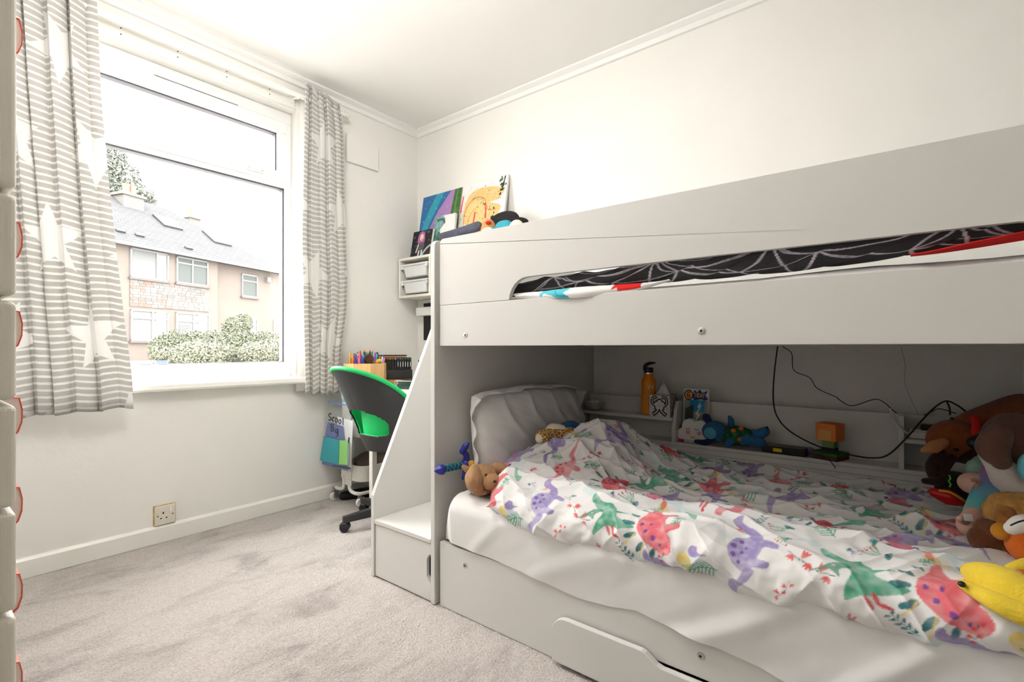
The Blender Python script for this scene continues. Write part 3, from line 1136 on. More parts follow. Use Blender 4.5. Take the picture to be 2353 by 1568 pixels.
def bells(c, s, rot):
    tile.stroke(tf([(-.8, -.1), (-.2, .12), (.4, .1), (.9, 0)], c, s, rot), .03 * s, TL)
    for k in range(5):
        x = -.7 + k * .34
        for sg in ((1, -1)[k % 2],):
            b = [(x - .04, .05), (x - .13, sg * .14), (x - .16, sg * .30), (x - .05, sg * .22), (x, sg * .33), (x + .05, sg * .22), (x + .16, sg * .30), (x + .13, sg * .14), (x + .04, .05)]
            tile.poly(tf(b, c, s, rot), sl(226, 84, 84), .95, .3)


def petals(c, s, rot, col=RD):
    for k, (x, y, q) in enumerate(((0, 0, .1), (.05, -.3, -.05), (-.35, -.45, .9))):
        p = tf([(x, y)], c, s, rot)[0]
        tile.ell(p, .30 * s, .10 * s, col, rot + q, .95, .3)


def grass(c, s, rot, col=GN, tip=RD):
    for k in range(5):
        x = -.4 + k * .2
        tile.stroke(tf([(0, 0), (x * .4, .45), (x, .85)], c, s, rot), .035 * s, col)
        if tip:
            tile.ell(tf([(x * 1.05, .92)], c, s, rot)[0], .06 * s, .045 * s, tip)
    tile.ell(tf([(.05, .1)], c, s, rot)[0], .28 * s, .12 * s, TL, rot + .5, .9, .4)


for k in range(9):
    tile.ell((random.random() * .56, random.random() * .62), .035, .012, LB, 1.2, .55, .7)
mts = [(-.6, -.3), (-.3, .3), (0, .6), (.35, .25), (.7, -.3)]
tile.poly(tf(mts, (.17, .10), .075, .3), GR, .55, .9)
tile.poly(tf(mts, (.45, .42), .07, -.4), GR, .5, .9)
tile.poly(tf(mts, (.33, .26), .06, .1), LB, .6, .9)
# first row (near the hem)
bronto((.145, .02), .088, -.25, PU, DPU)
bells((.135, .505), .066, 1.0)
ptero((.155, .410), .085, .25)
stego((.145, .265), .098, .30, PK)
tile.ell((.055, .165), .026, .018, sl(232, 206, 120), .4, .95, .5)
tile.smooth(tf([(-.5, 0), (-.2, .4), (.3, .4), (.5, .05), (.2, -.3), (.5, -1.0), (.1, -.6), (-.3, -.35)], (.09, .145), .033, -.5), sl(160, 140, 200), .95, .5)
fern((.055, .085), .075, .35)
petals((.085, .395), .05, .5)
sprig((.05, .335), .055, .9)
grass((.245, .36), .06, -.6)
tile.smooth(tf([(-1, 0), (-.4, .2), (.3, .15), (1, .35), (.6, -.05), (.4, -.35), (.2, -.05), (-.3, -.05), (-.6, -.3)], (.25, .20), .055, .6), sl(90, 178, 140), .9, .6)
# second row
tricera((.415, .335), .088, -.15)
bronto((.395, .085), .082, .25, sl(230, 130, 140), sl(206, 62, 84), -1)
stego((.425, .520), .084, .1, sl(218, 58, 70), -1)
ptero((.520, .425), .062, -.5, -1)
bronto((.535, .210), .074, .1, sl(150, 132, 192), DPU)
fern((.295, .47), .062, -.7)
fern((.485, .60), .06, .5, sl(40, 130, 100))
bells((.515, .03), .055, -.5)
grass((.30, .565), .055, .5)
petals((.33, .185), .042, -.6)
sprig((.295, .02), .05, -.3)
sprig((.52, .325), .045, 1.9, sl(30, 120, 128))
tile.smooth(tf([(-.6, -.3), (-.2, .3), (.4, .35), (.9, 0), (.3, -.3)], (.27, .28), .045, .4), sl(238, 214, 140), .8, .7)
tile.smooth(tf([(-.9, 0), (-.3, .25), (.4, .15), (.9, .3), (.5, -.15), (-.2, -.2)], (.30, .29), .035, .2), sl(226, 110, 90), .8, .6)
for (x, y) in ((.22, .13), (.25, .44), (.46, .22), (.40, .44)):
    grass((x, y), .032, random.random() * 6, sl(150, 110, 180), None)

rf_ = random.Random(21)
for (x, y) in ((.21, .05), (.06, .23), (.03, .43), (.22, .56), (.31, .39), (.36, .58), (.47, .14), (.47, .47), (.35, .43), (.55, .54), (.43, .26), (.24, .31), (.56, .12), (.345, .02), (.19, .19), (.06, .56)):
    k_ = rf_.randint(0, 4)
    if k_ == 0:
        sprig((x, y), .034, rf_.uniform(0, 6), rf_.choice([TL, GN, sl(150, 120, 190)]))
    elif k_ == 1:
        petals((x, y), .03, rf_.uniform(0, 6), rf_.choice([RD, PK]))
    elif k_ == 2:
        bells((x, y), .034, rf_.uniform(0, 6))
    elif k_ == 3:
        fern((x, y), .042, rf_.uniform(0, 6))
    else:
        grass((x, y), .036, rf_.uniform(0, 6))

# ---- duvet surface
DY = [1.40, 1.137, 1.029, .904, .789, .685, .602, .464, .374, .312, .243, .17, .111, .048, -.059, -.154, -.62]
DZ = [.43, .425, .392, .388, .384, .402, .388, .415, .408, .376, .384, .408, .410, .394, .404, .420, .42]
NV, NU = 600, 400
vv = np.linspace(0, 1, NV)
uu = np.linspace(0, 1, NU)
Vn, Un = np.meshgrid(vv, uu, indexing='ij')
arcl = 1.215
a_ = Un * arcl
yl_ = np.interp(a_, [0, .12, .25, .36, .5, 2], [1.120, 1.128, 1.205, 1.300, 1.340, 1.345])
yf_ = -.57
yy = yl_ + (yf_ - yl_) * Vn
hem = np.interp(-yy, -np.array(DY), DZ)
# profile (distance along cloth -> x, height over hem)
pa = np.array([0, .030, .065, .115, .180, .26, .36, .6, 1.215])
px_ = np.array([1.338, 1.312, 1.296, 1.306, 1.348, 1.420, 1.52, 1.75, 2.355])
pz_ = np.array([.000, -.004, .030, .072, .104, .112, .092, .078, .058])
from_a = np.linspace(0, arcl, 700)
def smooth_interp(q, xs, ys):
    v = np.interp(from_a, xs, ys)
    k = np.hanning(41)
    k /= k.sum()
    vp_ = np.concatenate([np.full(20, v[0]), v, np.full(20, v[-1])])
    return np.interp(q, from_a, np.convolve(vp_, k, 'valid'))
X = smooth_interp(a_, pa, px_)
zz = smooth_interp(a_, pa, pz_)
hemw = np.clip(1 - a_ / .30, 0, 1)
Z = zz + hem * hemw + .418 * (1 - hemw)
# bunched hump by the pillow
hump = .185 * np.exp(-((X - 1.90) / .24) ** 2 - ((yy - .985) / .15) ** 2) + .075 * np.exp(-((X - 1.74) / .22) ** 2 - ((yy - 1.16) / .13) ** 2)
hump += .05 * np.exp(-((X - 2.12) / .15) ** 2 - ((yy - .80) / .12) ** 2)
Z += hump
# creases: soft ridges running along the bed, warped
wx = X + .05 * np.sin(yy * 4.1 + 1.0) + .03 * np.sin(yy * 9 + X * 5)
rid = lambda p: 1 - np.abs(np.sin(p))
topw = sm((a_ - .10) / .15)
cre = .030 * rid(wx * 11.5 + yy * 2.4 + .6) ** 2.2 + .020 * rid(wx * 19 - yy * 4.5 + 2.0) ** 2.5 + .016 * rid(wx * 8 + yy * 9 + 1.1) ** 3
cre += .012 * fbm(X * 16, yy * 9, 21) + .007 * fbm(X * 34, yy * 26, 5) + .012 * rid(wx * 27 + yy * 13 + 2 * np.sin(yy * 6)) ** 4
near = np.exp(-((X - 1.85) / .30) ** 2 - ((yy - .95) / .28) ** 2)
cre += near * (.022 * rid(yy * 26 + X * 14 + 2 * np.sin(X * 9)) ** 2 + .014 * rid(yy * 17 - X * 21) ** 2)
Z += (cre - .012) * topw * .75
fold = .012 * fbm(yy * 13, Z * 10, 2) + .011 * rid(yy * 13 + Z * 9) ** 3 + .006 * fbm(yy * 38, a_ * 30, 17) + .010 * rid(yy * 27 - a_ * 22 + 1.5 * np.sin(yy * 11)) ** 4
X -= fold * (1 - topw)
Z += .006 * fbm(yy * 22, a_ * 14, 9) * (1 - topw)
# end by the pillow sinks to the sheet, back edge tucks at the shelf
endw = np.sqrt(np.clip((yl_ - yy) / .07, 0, 1))
Z = (MT + .016) + (Z - MT - .016) * np.where(a_ > .15, .12 + .88 * endw, endw * .95 + .05)
Z = np.where(Z < MT + .018, np.where(X > 1.36, MT + .018, Z), Z)
bk = sm((2.355 - X) / .10)
Z = Z * bk + (np.minimum(Z, .495)) * (1 - bk)
X = np.minimum(X, 2.366)
colr = tile.sample(a_ - .012, yy + 1.240 - .895)
duv = npgrid('duvet', X, yy, Z, MV('dinosaur_print_cotton', .9, .10, 700, .25), None, colr)
tag(duv, 'rumpled white duvet printed with watercolour dinosaurs on the lower bunk', 'duvet')

# ---- pillow
pil = thing('pillow', (1.87, 1.33, MT), 'plump white pillow propped against the head panel of the lower bunk', 'pillow')
pu = np.linspace(-1, 1, 90)
pv = np.linspace(-1, 1, 60)
PW, PH = .405, .185


def pillow_side(sgn):
    U, V = np.meshgrid(pu, pv, indexing='ij')
    prof = np.clip((1 - np.abs(U) ** 5) * (1 - np.abs(V) ** 3.2), 0, 1) ** .55
    wr = .006 * fbm(U * 5 + V * 3, V * 6, 31) + .010 * (1 - np.abs(np.sin(U * 7 + V * 1.3 + .8 * np.sin(V * 3)))) ** 3 * np.clip(V + 1, 0, 1.4)
    Yd = sgn * (.078 * prof + (wr * prof if sgn < 0 else 0))
    Xp = 1.87 + U * PW * (1 - .05 * np.abs(V) ** 3)
    Zp = MT + .02 + PH * (1 + V * (1 - .10 * np.abs(U) ** 4)) - .02 * (U > 0) * U
    Yp = 1.332 + Yd + .03 * (V + 1) * .5
    return Xp, Yp, Zp


npgrid('pillow_front', *pillow_side(-1), SHEET, pil)
npgrid('pillow_back', *pillow_side(1), SHEET, pil)
fls = []
per = [(-1, v) for v in np.linspace(-.75, 1, 26)] + [(u, 1) for u in np.linspace(-1, 1, 60)] + [(1, v) for v in np.linspace(1, -.2, 18)]
nP = len(per)
FXa, FYa_, FZa = np.zeros((nP, 5)), np.zeros((nP, 5)), np.zeros((nP, 5))
for i, (u, v) in enumerate(per):
    for j in range(5):
        q = j / 4
        ou = u * (1 + .055 * q * (abs(u) == 1))
        ov = v + .13 * q * (v == 1) * (1 - .2 * math.sin(u * 9))
        FXa[i, j] = 1.87 + ou * PW
        FZa[i, j] = MT + .02 + PH * (1 + ov * (1 - .10 * abs(u) ** 4)) - .02 * max(u, 0) - .028 * q * q
        FYa_[i, j] = 1.332 + .03 * (v + 1) * .5 + q * (-.035 * (v == 1) + .012 * math.sin(i * .7)) - .028 * q * q
npgrid('flange', FXa, FYa_, FZa, SHEET, pil, thick=.003)

# ==================================================================  UPPER BUNK BEDDING
um = MB().blob((1.90, .42, 1.118), (.535, .950, .068), n=48, power=9).build('mattress', M('mattress_ticking', (.82, .81, .79), .9), smooth=60)
tag(um, 'thin white mattress of the upper bunk behind the guard panel', 'mattress')
# white sheet bulging through the slot
vv = np.linspace(1.08, -.54, 220)
uu = np.linspace(0, 1, 40)
Vy, Uu = np.meshgrid(vv, uu, indexing='ij')
an = Uu * PI * .5
X = 1.352 + .03 * (1 - np.cos(an)) + Uu ** 2 * .5 + .004 * fbm(Vy * 9, Uu * 4, 3) - .012 * np.exp(-((Vy - .2) / .5) ** 2) * np.sin(Uu * PI)
Z = 1.150 + .045 * np.sin(an) + .003 * fbm(Vy * 12, Uu * 3, 6) + .014 * sm((.55 - Vy) / .5)
us = npgrid('bed_sheet', X, Vy, Z, SHEET)
tag(us, 'white bed sheet showing in the guard slot of the upper bunk', 'bed sheet')
dk = Cv(1.7, .45, .003, (.040, .040, .043))
rng = random.Random(4)
nodes_ = [(.10, .10), (.30, .20), (.42, .08), (.62, .17), (.78, .09), (.95, .2), (1.12, .12), (1.3, .08), (1.45, .19), (1.6, .1), (.2, .33), (.55, .32), (.85, .33), (1.2, .33), (1.5, .34)]
for i, a in enumerate(nodes_):
    nn = sorted(nodes_, key=lambda b: (a[0] - b[0]) ** 2 + (a[1] - b[1]) ** 2)[1:5]
    for b in nn:
        m_ = ((a[0] + b[0]) / 2 + rng.uniform(-.02, .02), (a[1] + b[1]) / 2 - .03)
        dk.stroke([a, m_, b], .0055, sl(214, 206, 222))
    dk.stroke([a, (a[0] + rng.uniform(-.06, .06), -.02)], .0055, sl(214, 206, 222))
vv = np.linspace(1.10, -.52, 480)
uu = np.linspace(0, 1, 110)
Vy, Uu = np.meshgrid(vv, uu, indexing='ij')
low = np.interp(-Vy, [-1.1, -1.0, -.8, -.6, -.4, -.2, 0, .1, .3, .52], [1.193, 1.190, 1.190, 1.190, 1.186, 1.188, 1.198, 1.210, 1.222, 1.23])
rr = np.interp(-Vy, [-1.1, -1.02, -.8, -.5, -.2, 0, .3], [.016, .021, .026, .033, .034, .030, .022])
an = Uu * PI * 1.0
X = 1.382 - rr * np.sin(an) + np.clip(Uu - .78, 0, 1) * 1.0 + .006 * fbm(Vy * 15, Uu * 5, 12) + .018 * sm((Vy - .9) / .15)
Z = low + rr * (1 - np.cos(an)) + .007 * fbm(Vy * 11, Uu * 4 + 2, 14) * np.clip(Uu * 2, 0, 1) + .006 * (1 - np.abs(np.sin(Vy * 21 + Uu * 7))) ** 2 - .05 * np.clip(Uu - .8, 0, 1)
ud = thing('duvet', (1.5, .3, 1.19), 'dark charcoal duvet with white line web pattern in the upper bunk slot', 'duvet')
npgrid('duvet_face', X, Vy, Z, MV('web_line_cotton', .85, .1, 600, .2), ud, dk.sample(1.10 - Vy, Uu * .42))
# folded-over reverse side, white with turquoise and red shapes
rv_ = Cv(.62, .06, .002, (.80, .79, .79))
rv_.poly([(.125, .058), (.235, .058), (.22, .030), (.25, .0), (.20, .0), (.175, .022), (.14, .035), (.128, .012), (.120, .03)], sl(82, 190, 206))
rv_.stroke([(.18, .05), (.2, .02), (.24, .012)], .003, sl(30, 120, 140))
rv_.poly([(.385, .06), (.47, .06), (.47, .018), (.40, .018), (.398, .036), (.380, .026)], sl(214, 36, 34))
rv_.poly([(.0, .02), (.012, .02), (.012, .035), (.0, .035)], (.03, .03, .03))
vv = np.linspace(1.052, .50, 260)
uu = np.linspace(0, 1, 26)
Vy, Uu = np.meshgrid(vv, uu, indexing='ij')
wd = np.interp(-Vy, [-1.06, -1.0, -.9, -.78, -.6, -.5], [.020, .022, .030, .036, .026, .004])
X = 1.352 - .012 * np.sin(Uu * PI) - .034 * np.exp(-((Vy - .80) / .16) ** 2) * (1 - Uu * .6)
Z = 1.194 - wd * (1 - Uu) + .002 * fbm(Vy * 20, Uu * 4, 3) - .004
npgrid('duvet_reverse', X, Vy, Z, MV('print_cotton', .85, .1, 600), ud, rv_.sample(1.052 - Vy, Uu * .055 + .003), .003)
# red folded corner at the right of the slot
vv = np.linspace(-.02, -.34, 60)
Vy, Uu = np.meshgrid(vv, np.linspace(0, 1, 12), indexing='ij')
X = 1.345 + .012 * np.cos(Uu * 3) + .0 * Vy
Z = 1.196 + sm((-.02 - Vy) / .3) * .012 * (Uu) + .020 * sm((-.02 - Vy) / .3) + .006 * Uu * sm((-.02 - Vy) / .1)
npgrid('duvet_corner', X, Vy, Z, M('red_cotton', sl(206, 32, 28), .85), ud, thick=.003)
MB().blob((1.52, .93, 1.222), (.10, .14, .035), n=20).build('duvet_lump', M('teal_cotton', sl(16, 60, 76), .9), ud, smooth=180)
rp = MB().blob((1.48, .76, 1.226), (.05, .06, .028), n=20, power=3).build('red_cushion', M('red_cotton', (0, 0, 0)), smooth=180)
tag(rp, 'small red cushion glimpsed in the guard slot of the upper bunk', 'cushion')

# ==================================================================  WALL UNIT WITH BINS, PAINTINGS
WU = M('cream_white_laminate', (.83, .81, .74), .4)
wu = thing('wall_storage_unit', (2.485, 2.48, 1.375), 'white wall mounted storage frame holding plastic bins near the corner', 'wall unit')
ux0, ux1 = 2.385, 2.588
MB().box(ux0, ux1, 1.98, 2.968, 1.654, 1.672).build('top_board', WU, wu, bevel=.001)
MB().box(ux0, ux1, 1.98, 2.968, 1.375, 1.393).build('bottom_board', WU, wu, bevel=.001)
for y in (2.959, 2.628, 2.310, 1.989):
    MB().box(ux0, ux1, y - .009, y + .009, 1.393, 1.654).build('upright', WU, wu, bevel=.001)
MB().box(ux1 - .006, ux1, 1.98, 2.968, 1.393, 1.654).build('back_panel', WU, wu)
BIN = M('translucent_white_bin', (.80, .81, .82), .35, spec=.5)
for yc in (2.794,):
    for zt, nm in ((1.632, 'upper'), (1.512, 'lower')):
        b = thing('storage_bin', (2.48, yc, zt - .11), 'white plastic bin with lid in the wall unit, the %s of the two' % nm, 'storage bin', 'plastic bins in the wall unit')
        h0 = zt - .105
        W1, W0 = .130, .112
        vs = [(2.400, yc - W0, h0), (2.400, yc + W0, h0), (2.57, yc + W0, h0), (2.57, yc - W0, h0), (2.388, yc - W1, zt - .02), (2.388, yc + W1, zt - .02), (2.578, yc + W1, zt - .02), (2.578, yc - W1, zt - .02)]
        MB()._add(vs, [(0, 1, 2, 3), (0, 4, 5, 1), (1, 5, 6, 2), (2, 6, 7, 3), (3, 7, 4, 0), (4, 7, 6, 5)]).build('tub', BIN, b, bevel=.008)
        MB().box(2.378, 2.58, yc - .150, yc + .150, zt - .024, zt - .010).build('lid', BIN, b, bevel=.004)
        MB().box(2.380, 2.392, yc - .145, yc - .12, zt - .045, zt - .024).build('grip', BIN, b, bevel=.003)
        MB().box(2.380, 2.392, yc + .12, yc + .145, zt - .045, zt - .024).build('grip', BIN, b, bevel=.003)
og = thing('wall_organiser', (2.55, 2.82, 1.06), 'black and white holder fixed to the wall under the storage unit', 'wall holder')
MB().box(2.565, 2.588, 2.70, 2.895, 1.06, 1.345).build('black_back', BLACK, og, bevel=.003)
MB().box(2.50, 2.564, 2.68, 2.91, 1.245, 1.310).build('white_box', WPLAST, og, bevel=.005)

CANV = MV('painted_canvas', .7, .25, 500)
EDGE = M('raw_canvas_edge', (.82, .81, .77), .9)


def canvas(name, cv, y0, y1, z0, z1, xb, xt, label, th=.016):
    """stretched canvas leaning on the wall: seen face towards -x; y0 = left edge in the photo (larger y)"""
    t = thing(name, ((xb + xt) / 2, (y0 + y1) / 2, z0), label, 'painting', 'canvases on the wall unit')
    org = Vector((xb, y0, z0))
    ex = Vector((0, y1 - y0, 0))
    ey = Vector((xt - xb, 0, z1 - z0))
    o = printed_panel('painted_face', cv, org, ex, ey, CANV, t, .0035, 0)
    nn = Vector((1, 0, 0))
    MB().oprism([(0, 0), (1, 0), (1, 1), (0, 1)], org + nn * .0015, ex, ey, -th if ex.cross(ey).x < 0 else th).build('stretcher', EDGE, t)
    return t


c1 = Cv(.42, .50, .0025, sl(70, 110, 170))
c1.smooth([(.0, .0), (.06, .0), (.10, .25), (.28, .52), (.0, .56)], sl(60, 120, 175), 1, .3)
c1.smooth([(-.02, -.02), (.05, .0), (.09, .22), (.24, .52), (.17, .52), (.04, .28)], sl(60, 170, 190), 1, .4)
c1.poly([(.08, -.01), (.09, .12), (.105, .20), (.14, .28), (.19, .36), (.25, .43), (.315, .51), (.45, .51), (.45, -.01)], sl(178, 140, 196), 1, .15)
c1.poly([(.35, .52), (.44, .52), (.44, .16), (.315, .18), (.33, .34)], sl(60, 110, 40), 1, .3)
c1.poly([(.37, .52), (.385, .52), (.37, .17), (.35, .17)], sl(100, 150, 70), .8)
c1.ell((.12, .02), .13, .18, sl(94, 92, 186), 0, 1, .2)
r5 = random.Random(9)
for k in range(70):
    c1.ell((r5.uniform(0, .42), r5.uniform(.05, .5)), .0025, .0025, (.9, .9, .95) if k % 2 else (.03, .03, .06))
canvas('canvas_painting', c1, 2.895, 2.480, 1.673, 2.165, 2.485, 2.568, 'canvas painting of a lilac planet with blue and green bands on the wall unit')
c2 = Cv(.42, .50, .0025, (.84, .82, .80))
OR = sl(232, 190, 110)
c2.smooth([(.03, .26), (.06, .40), (.15, .45), (.30, .44), (.40, .40), (.36, .34), (.28, .33), (.38, .29), (.36, .22), (.28, .15), (.20, .06), (.08, .02), (.02, .06), (.08, .16)], OR, .95, .3)
c2.ell((.17, .27), .11, .10, sl(240, 208, 140), 0, .9, .4)
c2.stroke([(.05, .16), (.05, .30), (.12, .38), (.22, .37), (.27, .28), (.34, .27)], .006, sl(190, 130, 50))
c2.stroke([(.09, .15), (.10, .26), (.17, .32)], .005, sl(200, 140, 60))
for p in ([(.005, .30), (.015, .42)], [(.145, .20), (.15, .28)], [(.255, .22), (.25, .28), (.235, .33)], [(.15, .06), (.16, .11)], [(.09, .04), (.095, .09)]):
    c2.stroke(p, .013, sl(236, 60, 88), 1, False)
for k in range(240):
    x, y = r5.gauss(.2, .12), r5.gauss(.26, .14)
    rr_ = r5.choice([.002, .0025, .003, .0045])
    c2.ell((x, y), rr_, rr_, r5.choice([sl(20, 110, 120), sl(40, 40, 30), sl(30, 60, 60), sl(220, 150, 190), sl(150, 120, 60)]))
for k in range(30):
    c2.ell((.375 + r5.gauss(0, .012), .44 + r5.gauss(0, .035)), .006, .010, r5.choice([sl(40, 60, 30), sl(70, 110, 50), (.02, .02, .02)]))
    c2.ell((.32 + r5.gauss(0, .010), .20 + r5.gauss(0, .03)), .005, .009, sl(30, 30, 26))
canvas('canvas_painting', c2, 2.470, 2.055, 1.673, 2.165, 2.485, 2.568, 'canvas painting of an amber swirl with red strokes and paint splatter')
c3 = Cv(.24, .30, .0025, (.84, .83, .81))
c3.smooth([(.0, .0), (.0, .30), (.11, .29), (.12, .24), (.06, .18), (.05, .10), (.12, .02)], sl(70, 150, 150), .95, .6)
c3.stroke([(.03, .27), (.10, .27), (.12, .24)], .02, sl(70, 90, 90), .7)
c3.stroke([(.06, .17), (.05, .11), (.10, .07), (.07, .0)], .030, sl(60, 140, 60))
c3.stroke([(.07, .19), (.055, .11), (.12, .07)], .005, (.02, .02, .02))
c3.stroke([(.0, .10), (.04, .04), (.02, .0)], .008, sl(40, 60, 70))
canvas('canvas_painting', c3, 2.665, 2.455, 1.673, 1.955, 2.445, 2.474, 'small white canvas painting of a green and teal winding creature')
c4 = Cv(.20, .20, .0018, (.02, .02, .022))
for k in range(60):
    c4.ell((r5.uniform(0, .2), r5.uniform(0, .2)), r5.uniform(.002, .014), r5.uniform(.001, .006), sl(150, 155, 160), r5.uniform(-.3, .3), .35)
c4.smooth([(.065, .10), (.06, .16), (.085, .192), (.12, .18), (.13, .13), (.12, .09)], sl(196, 110, 170), 1, .2)
c4.ell((.096, .145), .018, .026, sl(244, 226, 214))
c4.ell((.097, .131), .007, .004, sl(190, 20, 30))
for q in (.089, .104):
    c4.ell((q, .150), .003, .002, (.02, .02, .02))
c4.smooth([(.07, .10), (.13, .10), (.125, .05), (.10, .04), (.075, .05)], sl(96, 96, 100), 1, .3)
c4.stroke([(.07, .09), (.055, .03)], .010, sl(240, 224, 214))
c4.stroke([(.085, .04), (.08, .0)], .012, sl(236, 236, 236))
c4.stroke([(.112, .04), (.112, .0)], .012, sl(236, 236, 236))
c4.smooth([(.12, .0), (.13, .03), (.16, .06), (.2, .075), (.2, .0)], sl(190, 190, 190))
c4.smooth([(.135, .0), (.145, .025), (.17, .048), (.2, .06), (.2, .0)], sl(52, 50, 50))
canvas('canvas_painting', c4, 2.850, 2.640, 1.673, 1.865, 2.395, 2.432, 'small black canvas painting of a figure with pink hair')

FURG = M('grey_blue_fur', sl(96, 102, 122), 1, var=.4, vscale=60, bump=1.0, bscale=160, sheen=.6)
gp = MB()
gp.limb([onx(1015, 546, 2.405), onx(1060, 534, 2.405), onx(1098, 520, 2.405)], [.030, .034, .031], 18)
gp.limb([onx(1030, 560, 2.412), onx(1060, 563, 2.412), onx(1094, 556, 2.412)], [.034, .040, .036], 18)
gp.blob((2.418, 2.40, 1.712), (.034, .13, .04), n=20, nz=.1)
tag(gp.build('plush_toy', FURG, smooth=180), 'grey blue furry plush lying along the top of the wall unit', 'plush toy')
tp = thing('plush_toy', (2.45, 2.20, 1.673), 'tan plush with an open red mouth on the wall unit', 'plush toy')
TAN = M('tan_plush', sl(206, 150, 96), .95, bump=.4, bscale=200, sheen=.5)
hcx = onx(1122, 526, 2.435)
MB().blob(hcx, (.040, .060, .062), n=24).build('head', TAN, tp, smooth=180)
MB().blob(onx(1120, 540, 2.40), (.030, .064, .050), n=24).build('muzzle', M('cream_plush', sl(236, 222, 200), .95, sheen=.5), tp, smooth=180)
MB().blob(onx(1122, 512, 2.395), (.012, .022, .012), n=18).build('mouth', M('red_felt', sl(200, 30, 30), .9), tp, smooth=180)
MB().blob((2.437, hcx.y, 1.722), (.040, .055, .049), n=20).build('body', TAN, tp, smooth=180)
sq = thing('plush_toy', (2.45, 2.05, 1.673), 'turquoise and cream plush cushion at the guard end of the wall unit', 'plush toy')
MB().blob(onx(1158, 525, 2.412), (.028, .066, .050), n=24, power=2.6).build('head', M('turquoise_plush', sl(52, 160, 180), .95, bump=.3, bscale=200, sheen=.5), sq, smooth=180)
MB().blob(onx(1186, 522, 2.410), (.028, .052, .045), n=20).build('face', M('cream_plush', (0, 0, 0)), sq, smooth=180)
MB().blob((2.414, 2.03, 1.725), (.030, .11, .052), n=22, power=2.6).build('body', M('turquoise_plush', (0, 0, 0)), sq, smooth=180)
cp = thing('baseball_cap', (2.52, 2.06, 1.673), 'black cap lying behind the plush toys on the wall unit', 'cap')
CAPM = M('black_twill', sl(34, 34, 34), .9, bump=.2, bscale=300)
MB().blob(onx(1158, 514, 2.463), (.022, .128, .078), n=26, power=2.2).build('crown', CAPM, cp, smooth=180)
MB().blob(onx(1192, 509, 2.475), (.04, .072, .026), rotm(8), n=22).build('visor', CAPM, cp, smooth=180)
MB().blob((2.463, 2.08, 1.73), (.018, .12, .055), n=22, power=3).build('folded_back', CAPM, cp, smooth=180)

# ==================================================================  DESK, CHAIR, TROLLEY
desk = thing('desk', (2.18, 2.25, 0), 'plain white desk behind the bunk bed staircase', 'desk')
MB().box(1.80, 2.575, 1.92, 2.545, .715, .740).build('table_top', BEDW, desk, bevel=.003)
for (x, y) in ((1.825, 2.515), (1.825, 1.95), (2.55, 2.515), (2.55, 1.95)):
    MB().box(x - .017, x + .017, y - .017, y + .017, .0, .715).build('leg', WMETAL, desk, bevel=.003)
MB().box(1.84, 2.54, 2.505, 2.525, .655, .715).build('apron', BEDW, desk)
# desk lamp arm
la = thing('desk_lamp', (2.25, 2.40, .74), 'small black clip lamp on the white desk', 'desk lamp')
MB().tube([(2.30, 2.42, .74), (2.30, 2.42, .86), (2.24, 2.45, .905), (2.17, 2.50, .912)], [.012, .008, .008, .010], 10).build('arm', BLACK, la, smooth=60)
MB().lathe([(.05, 0), (.05, .012), (.02, .016)], (2.30, 2.42, .74), 20).build('base', BLACK, la, smooth=40)
tin = thing('pencil_tin', (2.06, 2.43, .74), 'dark glassy tin with steel lid on the white desk', 'tin')
MB().obox((2.06, 2.44, .765), (.11, .15, .045), rotm(0, 0, 20)).build('body', M('dark_glass_tin', (.02, .04, .035), .08, spec=.8), tin, bevel=.012, bseg=3)
MB().obox((2.06, 2.44, .7915), (.114, .154, .008), rotm(0, 0, 20)).build('lid', M('polished_steel', (.6, .62, .62), .12, metal=1), tin, bevel=.003)
MB().tube([(2.0, 2.50, .765), (1.985, 2.515, .78), (1.99, 2.505, .795)], .004, 8).build('clasp', STEEL, tin, smooth=60)

tr = thing('utility_trolley', (2.04, 2.78, 0), 'cream metal three tier utility trolley against the window wall', 'trolley')
TX0, TX1, TY0, TY1 = 1.825, 2.32, 2.630, 2.905


def tray(z0, z1):
    o = rrect(TX0, TX1, TY0, TY1, .07, 6)
    i = rrect(TX0 + .004, TX1 - .004, TY0 + .004, TY1 - .004, .066, 6)
    n = len(o)
    vs = [(p[0], p[1], z0) for p in o] + [(p[0], p[1], z1) for p in o] + [(p[0], p[1], z1) for p in i] + [(p[0], p[1], z0 + .004) for p in i]
    fs = []
    for a in range(n):
        b = (a + 1) % n
        for k in range(3):
            fs.append((k * n + a, k * n + b, (k + 1) * n + b, (k + 1) * n + a))
    fs.append(tuple(range(n))[::-1])
    fs.append(tuple(range(3 * n, 4 * n)))
    MB()._add(vs, fs).build('tray', WMETAL, tr, smooth=35)


tray(.155, .255)
tray(.435, .545)
tray(.665, .765)
for x in (TX0 - .006, TX1 + .001):
    MB().box(x, x + .005, 2.735, 2.835, .12, .765).build('upright', WMETAL, tr, bevel=.001)
MB().lathe([(.006, 0), (.004, .003)], (TX0 - .006, 2.815, .17), 10, rotm(0, -90)).build('bolt', STEEL, tr)
WH = M('white_rubber', (.82, .81, .78), .5)
for x, sg in ((TX0, -1), (TX1, 1)):
    xo = x + sg * .004
    for (y, yo) in ((2.66, -1), (2.905, 1)):
        pts = [(xo, 2.785 + yo * .028, .16), (xo, 2.785 + yo * .030, .115), (xo, 2.785 + yo * .045, .09), (xo, 2.785 + yo * .085, .082), (xo, y + yo * .0, .086)]
        MB().tube(catmull(pts, 6), .0115, 10).build('base_tube', WMETAL, tr, smooth=60)
    MB()
for y in (2.66, 2.905):
    MB().tube(catmull([(TX0 - .004, y, .086), (TX0 + .06, y - .01, .083), (TX1 - .06, y - .01, .083), (TX1 + .004, y, .086)], 6), .0115, 10).build('base_tube', WMETAL, tr, smooth=60)
